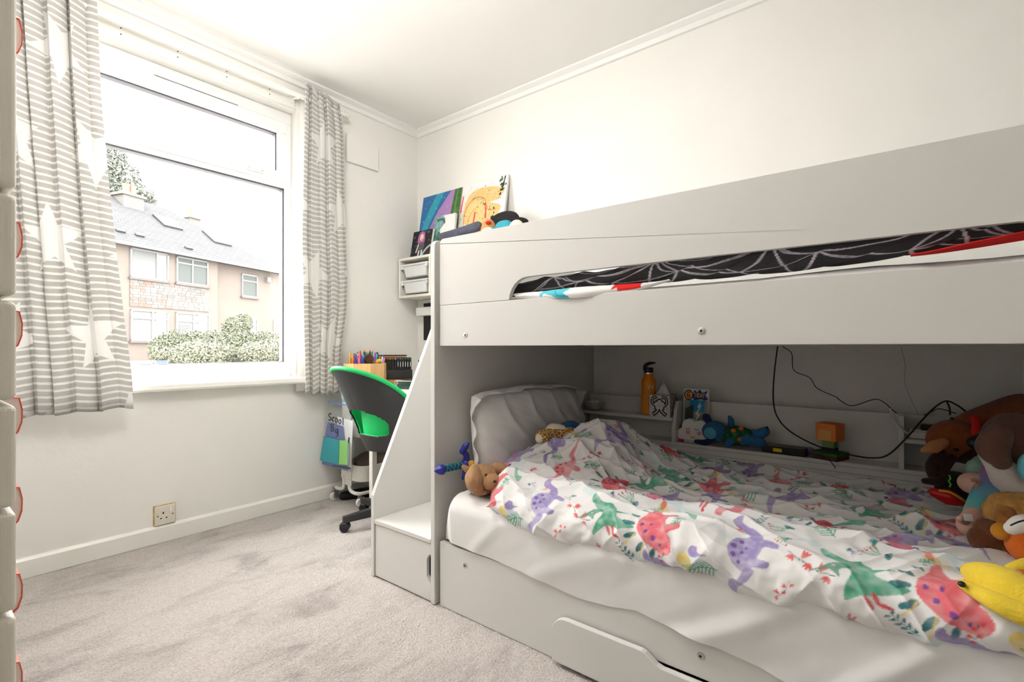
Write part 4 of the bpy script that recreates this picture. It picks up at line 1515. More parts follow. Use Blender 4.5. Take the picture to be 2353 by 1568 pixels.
for (x, y) in ((TX0 + .005, 2.665), (TX0 - .02, 2.915), (TX1, 2.665), (TX1, 2.915)):
    cs = MB().tube([(x, y, .082), (x, y, .060)], .007, 8).build('caster', STEEL, tr, smooth=60)
    MB().box(x - .004, x + .030, y - .016, y - .012, .016, .062).build('fork', STEEL, cs, bevel=.002)
    MB().box(x - .004, x + .030, y + .012, y + .016, .016, .062).build('fork', STEEL, cs, bevel=.002)
    MB().lathe([(.010, -.010), (.024, -.010), (.026, -.006), (.026, .006), (.024, .010), (.010, .010)], (x + .004, y, .0262), 22, rotm(90)).build('wheel', WH, cs, smooth=40)
# lid board on top of the trolley
lb = MB().prism(rrect(TX0 - .01, TX1 + .02, TY0 - .01, TY1 + .0, .06, 5), 'z', .766, .781).build('wooden_lid', M('bamboo', sl(206, 150, 92), .5, var=.25, vscale=4, stretch=(1, 12, 1)), bevel=.002)
tag(lb, 'bamboo board lying as a lid on the utility trolley', 'board')
# octagonal pen box
ow = M('beech_box', sl(222, 176, 120), .5, var=.12, vscale=6, stretch=(12, 12, 1))
bc = Vector((1.945, 2.762, .782))
pb = thing('pen_box', bc, 'octagonal beech wood box full of pens on the trolley lid', 'pen box')
oct_ = [(bc.x + .138 * math.cos(a), bc.y + .138 * math.sin(a)) for a in [math.radians(22.5 + 45 * k) for k in range(8)]]
octi = [(bc.x + .130 * math.cos(a), bc.y + .130 * math.sin(a)) for a in [math.radians(22.5 + 45 * k) for k in range(8)]]
for k in range(8):
    a, b, c, d = oct_[k], oct_[(k + 1) % 8], octi[(k + 1) % 8], octi[k]
    MB().prism([a, b, c, d], 'z', .782, .900).build('side_board', ow, pb)
MB().prism(octi, 'z', .782, .790).build('floor_board', ow, pb)
pcols = dict(orange=(240, 120, 40), pink=(230, 40, 120), red=(214, 40, 40), blue=(40, 110, 190), green=(30, 150, 80), yellow=(236, 176, 40), turquoise=(60, 180, 200), purple=(120, 70, 160), black=(24, 24, 26), white=(236, 236, 236), lilac=(196, 150, 200))
rp_ = random.Random(12)
names = list(pcols)
for k in range(62):
    cname = names[k % len(names)]
    an, rd = rp_.uniform(0, 2 * PI), math.sqrt(rp_.random()) * .105
    p0 = Vector((bc.x + rd * math.cos(an), bc.y + rd * math.sin(an), .792))
    ht = rp_.uniform(.132, .182)
    p1 = p0 + Vector((rp_.uniform(-.022, .022), rp_.uniform(-.022, .022), ht))
    rr_ = rp_.uniform(.0045, .0075)
    t = thing('pen', p0, '%s pen standing in the octagonal wooden box' % cname, 'pen', 'pens in the wooden box')
    mc = M('pen_' + cname, sl(*pcols[cname]), .35)
    d = (p1 - p0)
    MB().tube([p0, p0 + d * .72], rr_ * .9, 8).build('barrel', mc, t, smooth=60)
    MB().tube([p0 + d * .72, p0 + d * .97, p1], [rr_, rr_, rr_ * .6], 8).build('pen_cap', mc, t, smooth=60)
for k in range(10):
    p0 = Vector((bc.x + .02 + rp_.uniform(-.04, .05), bc.y + rp_.uniform(-.03, .06), .792))
    p1 = p0 + Vector((rp_.uniform(-.012, .012), rp_.uniform(-.012, .012), rp_.uniform(.195, .21)))
    t = thing('pencil', p0, 'sharpened colouring pencil standing tall in the wooden box', 'pencil', 'pencils in the wooden box')
    MB().tube([p0, p0 + (p1 - p0) * .9], .0036, 6).build('shaft', M('pencil_paint_%d' % (k % 3), sl(*[(120, 40, 50), (40, 90, 110), (60, 50, 60)][k % 3]), .4), t)
    MB().tube([p0 + (p1 - p0) * .9, p1], [.0036, .0006], 6).build('tip', M('pencil_wood', sl(226, 180, 140), .7), t)
tap = thing('tape_dispenser', (bc.x - .02, bc.y - .07, .90), 'brown and yellow tape roll lying on the pens in the wooden box', 'tape')
MB().lathe([(.016, -.012), (.034, -.012), (.034, .012), (.016, .012)], (bc.x - .02, bc.y - .065, .925), 24, rotm(70, 20)).build('tape_roll', M('brown_tape', sl(84, 50, 30), .25), tap, smooth=40)
MB().obox((bc.x + .03, bc.y - .085, .912), (.055, .022, .024), rotm(0, -25, -30)).build('cutter', M('yellow_plastic', sl(240, 186, 40), .4), tap, bevel=.006)
# marker case
mcx = at(911, 845, 3.46)
MR = Matrix.Rotation(math.radians(-32), 3, 'Z')
mk = thing('marker_case', (mcx.x, mcx.y, .782), 'open black case of markers standing on the trolley lid', 'marker case')
MB().obox((mcx.x, mcx.y, .815), (.215, .055, .066), MR).build('case_base', BLACK, mk, bevel=.004)
MB().obox(Vector((mcx.x, mcx.y, .858)) + MR @ Vector((0, .024, 0)), (.215, .006, .150), MR).build('case_back', BLACK, mk, bevel=.002)
capc = ['yellow', 'red', 'orange', 'yellow', 'orange', 'white', 'blue', 'turquoise', 'green', 'green', 'green', 'green']
for k in range(12):
    c = Vector((mcx.x, mcx.y, 0)) + MR @ Vector((-.095 + k * .0172, -.012, 0))
    t = thing('marker_pen', (c.x, c.y, .849), '%s black marker from the left in the open marker case' % ['first', 'second', 'third', 'fourth', 'fifth', 'sixth', 'seventh', 'eighth', 'ninth', 'tenth', 'eleventh', 'twelfth'][k], 'marker', 'markers in the black case')
    MB().obox((c.x, c.y, .885), (.0135, .014, .072), MR).build('barrel', BLACK, t, bevel=.002)
    MB().obox((c.x, c.y, .924), (.0115, .012, .006), MR).build('colour_end', M('pen_' + capc[k], sl(*pcols[capc[k]]), .4), t, bevel=.001)
    if k > 5:
        ps = Vector((c.x, c.y, .885)) + MR @ Vector((0, -.0072, 0))
        MB().obox(ps, (.004, .0006, .034), MR).build('white_print', WPLAST, t)
rl = thing('pencil_roll', (2.25, 2.90, .782), 'tan and black pencil roll standing behind the marker case', 'pencil roll')
MB().obox((2.27, 2.895, .862), (.20, .035, .160), MR).build('wrap', M('tan_leather', sl(176, 130, 84), .6), rl, bevel=.01)
MB().obox((2.27, 2.895, .946), (.205, .02, .008), MR).build('strap', BLACK, rl, bevel=.002)

# things in and under the trolley
bgm = M('grey_fabric_bag', sl(120, 108, 98), .9, bump=.3, bscale=60)
o = MB().blob((2.03, 2.78, .235), (.17, .11, .072), n=26, nz=.16, nf=2.0).build('cloth_bag', bgm, smooth=180)
tag(o, 'crumpled grey cloth bag in the bottom tray of the trolley', 'bag')
shoe = thing('slipper', (1.93, 2.83, 0), 'flat black shoe on the carpet under the trolley', 'shoe')
MB().limb([(1.86, 2.88, .022), (1.95, 2.84, .022), (2.05, 2.79, .03)], [.030, .036, .034], 16).build('upper', BLACK, shoe, smooth=180)
MB().limb([(1.86, 2.88, .008), (1.95, 2.84, .008), (2.05, 2.79, .008)], [.012, .014, .012], 12).build('sole', M('dark_rubber', (.02, .02, .02), .8), shoe, smooth=180)
bk_ = thing('card_box', (2.10, 2.72, 0), 'black box with yellow and red marks under the trolley', 'box')
MB().obox((2.08, 2.73, .060), (.16, .09, .12), rotm(0, 0, -25)).build('carton', BLACK, bk_, bevel=.003)
MB().obox(Vector((2.08, 2.73, .085)) + rotm(0, 0, -25) @ Vector((-.01, -.0455, 0)), (.09, .001, .035), rotm(0, 0, -25)).build('yellow_mark', M('yellow_plastic', (0, 0, 0)), bk_)
MB().obox(Vector((2.08, 2.73, .035)) + rotm(0, 0, -25) @ Vector((-.01, -.0455, 0)), (.12, .001, .018), rotm(0, 0, -25)).build('red_mark', M('red_felt', (0, 0, 0)), bk_)

# ---- zip bag hanging on the trolley
zb_ = thing('plastic_folder_bag', (1.77, 2.80, .22), 'clear zip plastic bag of papers hanging from the trolley, marked with black writing', 'plastic bag')


def bagp(px, py, x):
    return onx(px, py, x)


PL = glassy('clear_polythene', .10, (.93, .94, .95), .25)
for xo, nm in ((1.742, 'front_film'), (1.792, 'back_film')):
    poly_px = [(754, 905), (818, 925), (817, 1075), (800, 1086), (733, 1066), (748, 985)]
    U, V = np.meshgrid(np.linspace(0, 1, 24), np.linspace(0, 1, 36), indexing='ij')
    tl_, tr_, bl_, br_ = onx(754, 900, xo), onx(818, 918, xo), onx(732, 1066, xo), onx(812, 1086, xo)
    Yb = (tl_.y * (1 - U) + tr_.y * U) * (1 - V) + (bl_.y * (1 - U) + br_.y * U) * V
    Zb = (tl_.z * (1 - U) + tr_.z * U) * (1 - V) + (bl_.z * (1 - U) + br_.z * U) * V
    Xb = xo + (1 if xo > 1.76 else -1) * (.018 * np.sin(V * PI) * np.sin(U * PI)) + .005 * fbm(U * 9 + V * 4, V * 7, 40) + (.02 if xo < 1.76 else -.02) * (1 - V) ** 2
    npgrid(nm, Xb, Yb, Zb, PL, zb_)


def flat(name, pxs, x, m, th=.0015, parent=None):
    P = [onx(a, b, x) for a, b in pxs]
    n = len(P)
    vs = P + [p + Vector((th, 0, 0)) for p in P]
    fs = [tuple(range(n)), tuple(range(n, 2 * n))[::-1]] + [(i, (i + 1) % n, n + (i + 1) % n, n + i) for i in range(n)]
    return MB()._add(vs, fs).build(name, m, parent or zb_)


flat('purple_booklet', [(753, 970), (788, 980), (800, 1083), (736, 1066)], 1.770, M('periwinkle_paper', sl(112, 128, 190), .7))
flat('white_sheet', [(775, 958), (811, 968), (806, 1080), (770, 1075)], 1.777, M('white_paper', (.85, .85, .85), .7))
flat('turquoise_card', [(744, 1003), (779, 1012), (777, 1068), (735, 1058)], 1.752, M('turquoise_card', sl(0, 176, 190), .6))
flat('green_card', [(777, 1012), (798, 1013), (798, 1069), (777, 1068)], 1.756, M('lime_card', sl(150, 222, 120), .6))
flat('turquoise_header', [(790, 911), (819, 914), (817, 927), (788, 924)], 1.765, M('turquoise_card', (0, 0, 0)))
flat('zip_strip', [(769, 927.5), (819, 932), (819, 934.5), (769, 930)], 1.752, M('blue_zip', sl(70, 120, 200), .4))
flat('zip_strip', [(754, 924), (768, 923), (768, 925.5), (754, 926.5)], 1.752, M('blue_zip', (0, 0, 0)))
MB().tube([onx(802, 1006, 1.745), onx(801, 1018, 1.745)], .005, 8).build('pen_clip', BLACK, zb_, smooth=60)
MB().tube([onx(802, 1018, 1.746), onx(800, 1072, 1.746)], .0045, 8).build('pen_barrel', M('smoke_plastic', (.5, .52, .5), .2), zb_, smooth=60)
MB().tube([onx(765, 1071, 1.746), onx(805, 1077, 1.746)], .005, 8).build('black_pencil', BLACK, zb_, smooth=60)
LETS = {'S': [[(.9, .85), (.5, 1), (.1, .8), (.3, .55), (.75, .4), (.8, .12), (.4, 0), (.05, .15)]],
        'c': [[(.85, .5), (.5, .65), (.15, .4), (.3, .05), (.85, .1)]],
        'D': [[(.1, .7), (.15, 0)], [(.1, .7), (.7, .6), (.85, .3), (.6, .02), (.15, 0)]],
        'o': [[(.5, .65), (.12, .4), (.3, .03), (.75, .1), (.85, .45), (.5, .65)]],
        'l': [[(.4, 1), (.42, .0)]],
        'B': [[(.15, 1), (.15, 0), (.7, .05), (.75, .4), (.15, .5), (.65, .6), (.7, .95), (.15, 1)]],
        'g': [[(.8, .6), (.3, .6), (.15, .25), (.55, .05), (.8, .55), (.8, -.3), (.3, -.4)]]}


def handwrite(txt, px0, py0, w_, h_, slope, th, x):
    lm = MB()
    for i, ch in enumerate(txt):
        for stx in LETS[ch]:
            pts = [onx(px0 + (i + q[0] * .85) * w_, py0 + i * slope - q[1] * h_, x) for q in stx]
            lm.tube(catmull(pts, 4) if len(pts) > 2 else pts, th, 6)
    lm.build('handwriting', BLACK, zb_, smooth=60, label='black handwritten words')


handwrite('SScDol'[1:], 755, 967, 7.6, 17, 2.6, .0028, 1.737)
handwrite('Bg', 760, 991, 9.5, 17, 6, .0030, 1.737)

# ---- swivel chair
ch = thing('desk_chair', (1.80, 2.29, 0), 'black and green shell swivel chair at the white desk', 'chair')
cc = Vector((1.80, 2.29, 0))
GREEN = M('green_shell', sl(20, 190, 104), .45)
CHB = M('charcoal_shell', sl(44, 45, 47), .42, spec=.5)
hubm = MB()
hubm.lathe([(.035, .06), (.035, .10), (.026, .11), (.026, .40), (.05, .42)], cc, 18)
hubm.build('gas_column', BLACK, ch, smooth=40)
a0 = math.atan2(2.379 - cc.y, 1.515 - cc.x)
for k in range(5):
    a = a0 - k * 2 * PI / 5
    d = Vector((math.cos(a), math.sin(a), 0))
    sd = Vector((-d.y, d.x, 0))
    tipv = cc + d * .285
    vs = []
    for (r_, wd_, zt, zb2) in ((.03, .026, .112, .060), (.285, .018, .083, .048)):
        q = cc + d * r_
        vs += [q + sd * wd_ + Vector((0, 0, zb2)), q - sd * wd_ + Vector((0, 0, zb2)), q - sd * wd_ * .7 + Vector((0, 0, zt)), q + sd * wd_ * .7 + Vector((0, 0, zt))]
    leg = MB()._add(vs, [(0, 1, 2, 3), (4, 7, 6, 5), (0, 4, 5, 1), (1, 5, 6, 2), (2, 6, 7, 3), (3, 7, 4, 0)]).build('base_leg', M('black_metal', (.025, .025, .027), .35), ch, bevel=.005, bseg=3)
    sw = a + 1.0 + k * .9
    wdr = Vector((math.cos(sw), math.sin(sw), 0))
    wc_ = tipv - d * .012 + Vector((0, 0, .0255))
    RW = Vector((0, 0, 1)).rotation_difference(wdr).to_matrix()
    MB().lathe([(.008, -.024), (.022, -.024), (.0255, -.020), (.0255, -.004), (.010, -.003), (.010, .003), (.0255, .004), (.0255, .020), (.022, .024), (.008, .024)], wc_, 22, RW).build('caster', BLACK, leg, smooth=40)
    pf = [(-.004, .0)] + [(.029 * math.cos(t), .029 * math.sin(t)) for t in np.linspace(.2, 2.6, 9)]
    fwd = wdr.cross(Vector((0, 0, 1)))
    MB().oprism(pf, wc_ - wdr * .012, fwd, Vector((0, 0, 1)), -.024 if fwd.cross(Vector((0, 0, 1))).dot(wdr) < 0 else .024).build('caster_hood', BLACK, leg)
# shell: back faces the viewer's left
BA = math.radians(180)                      # direction the back leans towards


def shell(off, inner):
    n, m = 121, 70
    TH, HT = np.meshgrid(np.linspace(-1.55, 1.55, n), np.linspace(0, 1, m), indexing='ij')
    top = .430 + .455 * np.cos(TH * .62) ** 1.3 * (1 - .06 * (TH / 1.5) ** 2) + .01
    bot = .430
    z = bot + (top - bot) * HT
    rbase = .185 + .02 * np.cos(TH)
    lean = (.02 * HT + .13 * HT ** 2) * np.cos(TH * .8) ** 2
    rad = rbase + lean + off + .02 * np.sin(HT * PI) * np.abs(np.sin(TH)) - .05 * (1 - HT) ** 3
    ang = BA + TH
    return cc.x + rad * np.cos(ang), cc.y + rad * np.sin(ang), z, TH, HT


for off, nm, mm in ((0, 'back_shell', CHB), (-.010, 'back_pad', GREEN)):
    X, Y, Z, TH, HT = shell(off, off < 0)
    if off < 0:
        Z = Z + .006 * HT
    me_o = npgrid(nm, X, Y, Z, mm, ch)
    # opening low in the back
    import bmesh
    bm = bmesh.new()
    bm.from_mesh(me_o.data)
    bm.verts.ensure_lookup_table()
    hole = ((np.abs(TH / .80) ** 2.6 + np.abs((HT - .35) / .145) ** 3.4) < 1).ravel()
    bmesh.ops.delete(bm, geom=[v for v in bm.verts if hole[v.index]], context='VERTS')
    bm.to_mesh(me_o.data)
    bm.free()
    q = me_o.modifiers.new('thickness', 'SOLIDIFY')
    q.thickness = .005
# green rolled rim along the top edge
X, Y, Z, TH, HT = shell(-.004, False)
MB().tube([(X[i, -1], Y[i, -1], Z[i, -1]) for i in range(X.shape[0])], .012, 8).build('rim', GREEN, ch, smooth=60)
seat = MB()
def seatf(u, v):
    a = u * 2 * PI
    r = .205 * v
    x = math.cos(a) * r
    y = math.sin(a) * r * .98
    fwdx = .05
    return Vector((cc.x + fwdx + x, cc.y + y, .452 + .035 * v ** 4))
seat.grid(seatf, 41, 12)
so_ = seat.build('seat', GREEN, ch, smooth=180)
q = so_.modifiers.new('thickness', 'SOLIDIFY')
q.thickness = .012
sb = MB()
sb.lathe([(.05, .415), (.15, .425), (.205, .462), (.21, .470)], cc + Vector((.05, 0, -.002)), 36, cap=False)
sb.build('seat_shell', CHB, ch, smooth=60)
lip = MB()
lip.grid(lambda u, v: Vector((cc.x + (.155 + .03 * v) * math.cos(BA + (u - .5) * 2.4), cc.y + (.155 + .03 * v) * math.sin(BA + (u - .5) * 2.4), .455 + .23 * v)), 24, 6)
lp = lip.build('seat_lip', GREEN, ch, smooth=180)
lp.modifiers.new('thickness', 'SOLIDIFY').thickness = .006

# ==================================================================  THINGS ON THE BUNK SHELVES
foil = M('silver_foil', (.75, .74, .71), .35, metal=.7, bump=.8, bscale=40)
fb = thing('foil_dish', (2.435, 1.335, .656), 'crumpled silver foil dish on the shelf beside the pillow', 'dish')
MB().lathe([(.022, .6565), (.044, .664), (.054, .685), (.058, .700), (.050, .688), (.038, .670)], (2.437, 1.335, 0), 26, cap=False).build('bowl', foil, fb, smooth=40)
MB().blob((2.437, 1.335, .690), (.030, .030, .022), n=14, nz=.5, nf=6).build('paper', M('white_paper', (.85, .85, .85), .7), fb)
bo = thing('water_bottle', (2.435, 1.018, .656), 'orange steel water bottle with black spout lid on the shelf', 'bottle')
bx_, by_ = 2.435, 1.018
ORB = M('orange_bottle_paint', sl(232, 140, 16), .35)
bb = MB().lathe([(.030, .6565), (.0365, .660), (.0365, .826), (.034, .838), (.0255, .850), (.0245, .866)], (bx_, by_, 0), 32).build('body', ORB, bo, smooth=40)
MB().lathe([(.0235, .866), (.0240, .873)], (bx_, by_, 0), 28).build('steel_neck', M('polished_steel', (.6, .6, .6), .15, metal=1), bo, smooth=40)
MB().lathe([(.0245, .873), (.0245, .894), (.020, .899)], (bx_, by_, 0), 28).build('lid', BLACK, bo, smooth=40)
spd = Vector((RX, RY, 0))
spout = [Vector((bx_, by_, .892)) - spd * .020, Vector((bx_, by_, .908)) - spd * .016, Vector((bx_, by_, .919)) + spd * .002, Vector((bx_, by_, .922)) + spd * .022, Vector((bx_, by_, .923)) + spd * .035]
MB().limb(spout, [.009, .0095, .009, .006, .003], 10).build('spout', BLACK, bo, smooth=180)
fc = Vector((-FX, -FY, 0))
for (dz_, hh, off) in ((.800, .022, -.006), (.800, .018, .010)):
    p = Vector((bx_, by_, dz_)) + fc * .0366 + spd * off
    MB().obox(p, (.004, .002, hh), Matrix.Rotation(math.atan2(-RX, RY) if False else math.atan2(spd.y, spd.x), 3, 'Z') @ rotm(0, 18)).build('white_logo', WPLAST, bb)
MB().obox(Vector((bx_, by_, .678)) + fc * .0362, (.022, .002, .003), Matrix.Rotation(math.atan2(spd.y, spd.x), 3, 'Z')).build('white_lettering', WPLAST, bb)
# tissue box with bold black doodle print
tb = thing('tissue_box', (2.43, .935, .656), 'square tissue box with black and white doodle print on the shelf', 'tissue box')
t0, t1 = .990, .884
tz0, tz1 = .6565, .764
dc = Cv(.106, .1075, .0009, (.70, .69, .66))
rd_ = random.Random(3)
for k in range(120):
    x, y, a = rd_.uniform(0, .106), rd_.uniform(0, .107), rd_.uniform(0, 6.3)
    dc.stroke([(x, y), (x + .004 * math.cos(a), y + .004 * math.sin(a)), (x + .006 * math.cos(a + .8), y + .006 * math.sin(a + .8))], .0012, (.03, .03, .03), .9)
for col_, g_ in (((.02, .02, .02), .0065), ((.78, .77, .74), 0.0)):
    for k in range(5):
        a = PI / 2 + k * 2 * PI / 5
        dc.ell((.052 + .015 * math.cos(a), .058 + .015 * math.sin(a)), .011 + g_, .011 + g_, col_)
    dc.ell((.052, .058), .014, .014, (.78, .77, .74))
    for sg in (-1, 1):
        dc.stroke([(.052 + sg * .006, .042), (.052 + sg * .012, .026), (.052 + sg * .030, .012)], .006 + 2 * g_, col_)
    for sg in (-1, 1):
        dc.stroke([(.052 + sg * .018, .052), (.052 + sg * .036, .066), (.052 + sg * .034, .090), (.052 + sg * .016, .098)], .004 + 1.6 * g_, col_)
dc.stroke([(.046, .054), (.052, .050), (.058, .054)], .0014, (.02, .02, .02))
printed_panel('printed_front', dc, (2.3795, t0, tz0), (0, t1 - t0, 0), (0, 0, tz1 - tz0), MV('printed_card', .6, .02), tb, .0008, 0)
MB().box(2.380, 2.488, t1, t0, tz0, tz1).build('carton', M('grey_doodle_card', sl(200, 198, 192), .7, col2=sl(90, 88, 86), vscale=160), tb, bevel=.001)
tis = MB()
tis.grid(lambda u, v: Vector((2.43 + (u - .5) * .05 * (1 - v) + .012 * math.sin(u * 9 + v * 3) * (1 - .5 * v), .937 + .03 * (1 - 1.1 * v) * math.cos(u * PI * 2) + .012 * (1 - v) * math.sin(u * 20), tz1 - .004 + .072 * v - .015 * abs(u - .45) * v)), 30, 14)
tis.build('tissue', M('soft_tissue', (.86, .86, .85), .9), tb, smooth=180)
# greeting card, TODAY! and 6 badge (no figure)
gc = Cv(.120, .165, .0007, sl(226, 226, 224))
gc.poly([(.004, .0), (.116, .0), (.116, .118), (.004, .118)], sl(150, 156, 150))
gc.poly([(.03, .07), (.10, .07), (.10, .118), (.03, .118)], sl(40, 140, 190))
gc.poly([(.01, .0), (.05, .0), (.05, .10), (.01, .08)], sl(60, 66, 70))
for k in range(14):
    a = k / 14 * 2 * PI
gc.smooth([(.046, .120), (.05, .158), (.065, .150), (.075, .162), (.09, .150), (.112, .158), (.106, .138), (.116, .125), (.10, .118), (.085, .122)], sl(20, 50, 130), 1, 0, 3)
gc.ell((.024, .138), .022, .022, sl(24, 50, 130))
gc.ell((.024, .138), .017, .017, sl(236, 200, 40))
W_ = sl(228, 196, 90)
gc.stroke([(.030, .150), (.020, .146), (.017, .134), (.022, .127), (.030, .130), (.028, .139), (.019, .136)], .0045, sl(190, 30, 30))


def ltr(c, x, y, w_, h_, col):
    S_ = {'T': [[(0, 1), (1, 1)], [(.5, 1), (.5, 0)]], 'O': [[(.5, 1), (0, .5), (.5, 0), (1, .5), (.5, 1)]], 'D': [[(0, 0), (0, 1), (.7, .85), (1, .5), (.7, .15), (0, 0)]], 'A': [[(0, 0), (.5, 1), (1, 0)], [(.2, .4), (.8, .4)]], 'Y': [[(0, 1), (.5, .5), (1, 1)], [(.5, .5), (.5, 0)]], '!': [[(.5, 1), (.5, .35)], [(.5, .1), (.5, 0)]]}
    for st_ in S_[c]:
        gc.stroke([(x + q[0] * w_, y + q[1] * h_) for q in st_], .0027, col, 1, False)


for i, c in enumerate('TODAY!'):
    ltr(c, .050 + i * .0104, .129, .0078, .018, W_)
gc.poly([(.062, .005), (.075, .03), (.066, .035), (.082, .06), (.070, .065), (.088, .10), (.078, .098), (.083, .116), (.066, .09), (.074, .085), (.058, .06), (.068, .055), (.052, .02)], (.8, .8, .8))
gc.smooth([(.085, .0), (.10, .03), (.116, .05), (.116, .0)], sl(200, 160, 30))
cd = thing('greeting_card', (2.472, .80, .5415), 'birthday card reading TODAY with a yellow number 6 badge on the shelf', 'greeting card')
cy0 = onx(1570, 898, 2.47).y
cy1 = onx(1628, 902, 2.47).y
printed_panel('card_front', gc, (2.462, cy0, .602), (0, cy1 - cy0, 0), (.020, 0, .195), MV('printed_card', .6, .02), cd, .0008, .001)
MB().oprism([(0, 0), (1, 0), (1, 1), (0, 1)], Vector((2.4645, cy0, .5415)), Vector((0, cy1 - cy0, 0)), Vector((.0225, 0, .254)), -.0012).build('card_back', M('white_paper', (0, 0, 0)), cd)
# cloud lamp
cl = thing('cloud_night_light', (2.43, .80, .5405), 'white cloud shaped night light with sleeping eyes and pink cheeks', 'night light')
k0 = onx(1562, 1005, 2.415)
k1 = onx(1628, 1010, 2.415)
cw = k0.y - k1.y
cyc = (k0.y + k1.y) / 2 + .004
out = []
for (u, v, r, a0_, a1_) in ((.30, .0, .30, 200, 330), (.72, .05, .26, 260, 380), (.68, .42, .33, 340, 470), (.25, .30, .33, 80, 235)):
    out += [(u + r * math.cos(math.radians(a0_ + (a1_ - a0_) * k / 7)), v + r * math.sin(math.radians(a0_ + (a1_ - a0_) * k / 7))) for k in range(8)]
lobes = [(.20, .24, .22), (.38, .52, .24), (.72, .48, .25), (.86, .22, .20), (.5, .22, .24)]
ap = []
for k in range(72):
    a = 2 * PI * k / 72
    best = 0
    for (lx, ly, lr_) in lobes:
        ox, oy = lx - .5, ly - .32
        b_ = ox * math.cos(a) + oy * math.sin(a)
        disc = b_ * b_ - (ox * ox + oy * oy - lr_ * lr_)
        if disc > 0:
            best = max(best, b_ + math.sqrt(disc))
    ap.append((.5 + best * math.cos(a), max(.32 + best * math.sin(a), .0)))
org = Vector((2.412, cyc + .075, .5407))
MB().oprism([(p[0] * .150, p[1] * .150) for p in ap], org, (0, -1, 0), (0, 0, 1), -.035).build('cloud_body', M('matt_white_plastic', (.84, .80, .77), .5), cl, bevel=.006, bseg=3)
def cloudpt(u, v, o_=.002):
    return Vector((2.412 - o_, cyc + .075 - u * .150, .5407 + v * .150))
for u in (.34, .62):
    MB().tube(catmull([cloudpt(u - .07, .46), cloudpt(u, .42), cloudpt(u + .07, .46)], 4), .0012, 6).build('eyelid', BLACK, cl, smooth=60)
MB().tube(catmull([cloudpt(.44, .20), cloudpt(.50, .16), cloudpt(.56, .20)], 4), .0012, 6).build('smile', BLACK, cl, smooth=60)
MB().lathe([(.010, 0), (.010, .002)], cloudpt(.34, .32, 0), 18, rotm(0, -90)).build('cheek', M('pink_print', sl(226, 150, 150), .6), cl)
MB().lathe([(.010, 0), (.010, .002)], cloudpt(.70, .32, 0), 18, rotm(0, -90)).build('cheek', M('pink_print', (0, 0, 0)), cl)
gls = thing('sweet_tube', (2.395, .80, .5405), 'small clear tube with a red cap lying before the cloud night light', 'tube')
g0, g1, g2 = onx(1563, 1010, 2.392), onx(1571, 1011, 2.391), onx(1594, 1013, 2.388)
for q_ in (g0, g1, g2):
    q_.z = .5485
MB().limb([g0, g1], [.0078, .0078], 12).build('red_cap', M('red_plastic', sl(196, 24, 30), .3), gls, smooth=180)
MB().limb([g1, g2], [.0065, .0065], 12).build('clear_tube', M('milky_tube', (.62, .58, .56), .2), gls, smooth=180)
# plain blue plush in a green leafy shirt, lying on the ledge
bp_ = thing('plush_toy', (2.43, .58, .5405), 'blue plush toy in a green leafy shirt lying on the bunk shelf', 'plush toy')
BLU = M('blue_plush', sl(40, 108, 160), .95, bump=.4, bscale=220, sheen=.5)
DBL = M('navy_plush', sl(26, 44, 92), .95, sheen=.4)
sh_ = M('green_leaf_shirt', sl(40, 120, 70), .9, col2=sl(20, 60, 50), vscale=60)
c_ = onx(1643, 992, 2.425)
MB().blob(c_, (.045, .060, .050), n=26).build('head', BLU, bp_, smooth=180)
MB().blob(onx(1632, 996, 2.378), (.010, .030, .028), n=18).build('muzzle', M('pale_blue_plush', sl(90, 168, 206), .95, sheen=.4), bp_, smooth=180)
MB().limb([c_ + Vector((.0, .02, .035)), c_ + Vector((.01, .045, .065)), onx(1622, 957, 2.44)], [.014, .018, .008], 12).build('ear', DBL, bp_, smooth=180)
MB().limb([c_ + Vector((-.03, .0, -.035)), onx(1620, 1017, 2.385), onx(1600, 1015, 2.38)], [.012, .014, .010], 12).build('ear', DBL, bp_, smooth=180)
MB().limb([onx(1668, 1000, 2.43), onx(1690, 1000, 2.43), onx(1716, 1006, 2.425)], [.036, .045, .040], 20).build('shirt', sh_, bp_, smooth=180)
for k, (a, b) in enumerate(((1685, 990), (1703, 985), (1700, 1010), (1712, 1013))):
    MB().blob(onx(a, b, 2.388), (.006, .012, .010), n=10).build('shirt_flower', M('orange_print', sl(214, 126, 40), .9), bp_, smooth=180)
MB().limb([onx(1712, 1003, 2.44), onx(1740, 1000, 2.43), onx(1757, 993, 2.42)], [.032, .024, .022], 14).build('leg', BLU, bp_, smooth=180)
MB().limb([onx(1712, 1010, 2.41), onx(1735, 1014, 2.40), onx(1748, 1017, 2.395)], [.030, .024, .022], 14).build('leg', BLU, bp_, smooth=180)
MB().limb([onx(1680, 985, 2.44), onx(1680, 970, 2.44), onx(1677, 960, 2.44)], [.020, .014, .010], 12).build('arm', BLU, bp_, smooth=180)
MB().limb([onx(1680, 1012, 2.40), onx(1672, 1022, 2.39)], [.018, .016], 12).build('arm', BLU, bp_, smooth=180)
for p in (onx(1762, 991, 2.42), onx(1752, 1018, 2.395)):
    MB().blob(p, (.016, .010, .022), n=14).build('foot_sole', DBL, bp_, smooth=180)
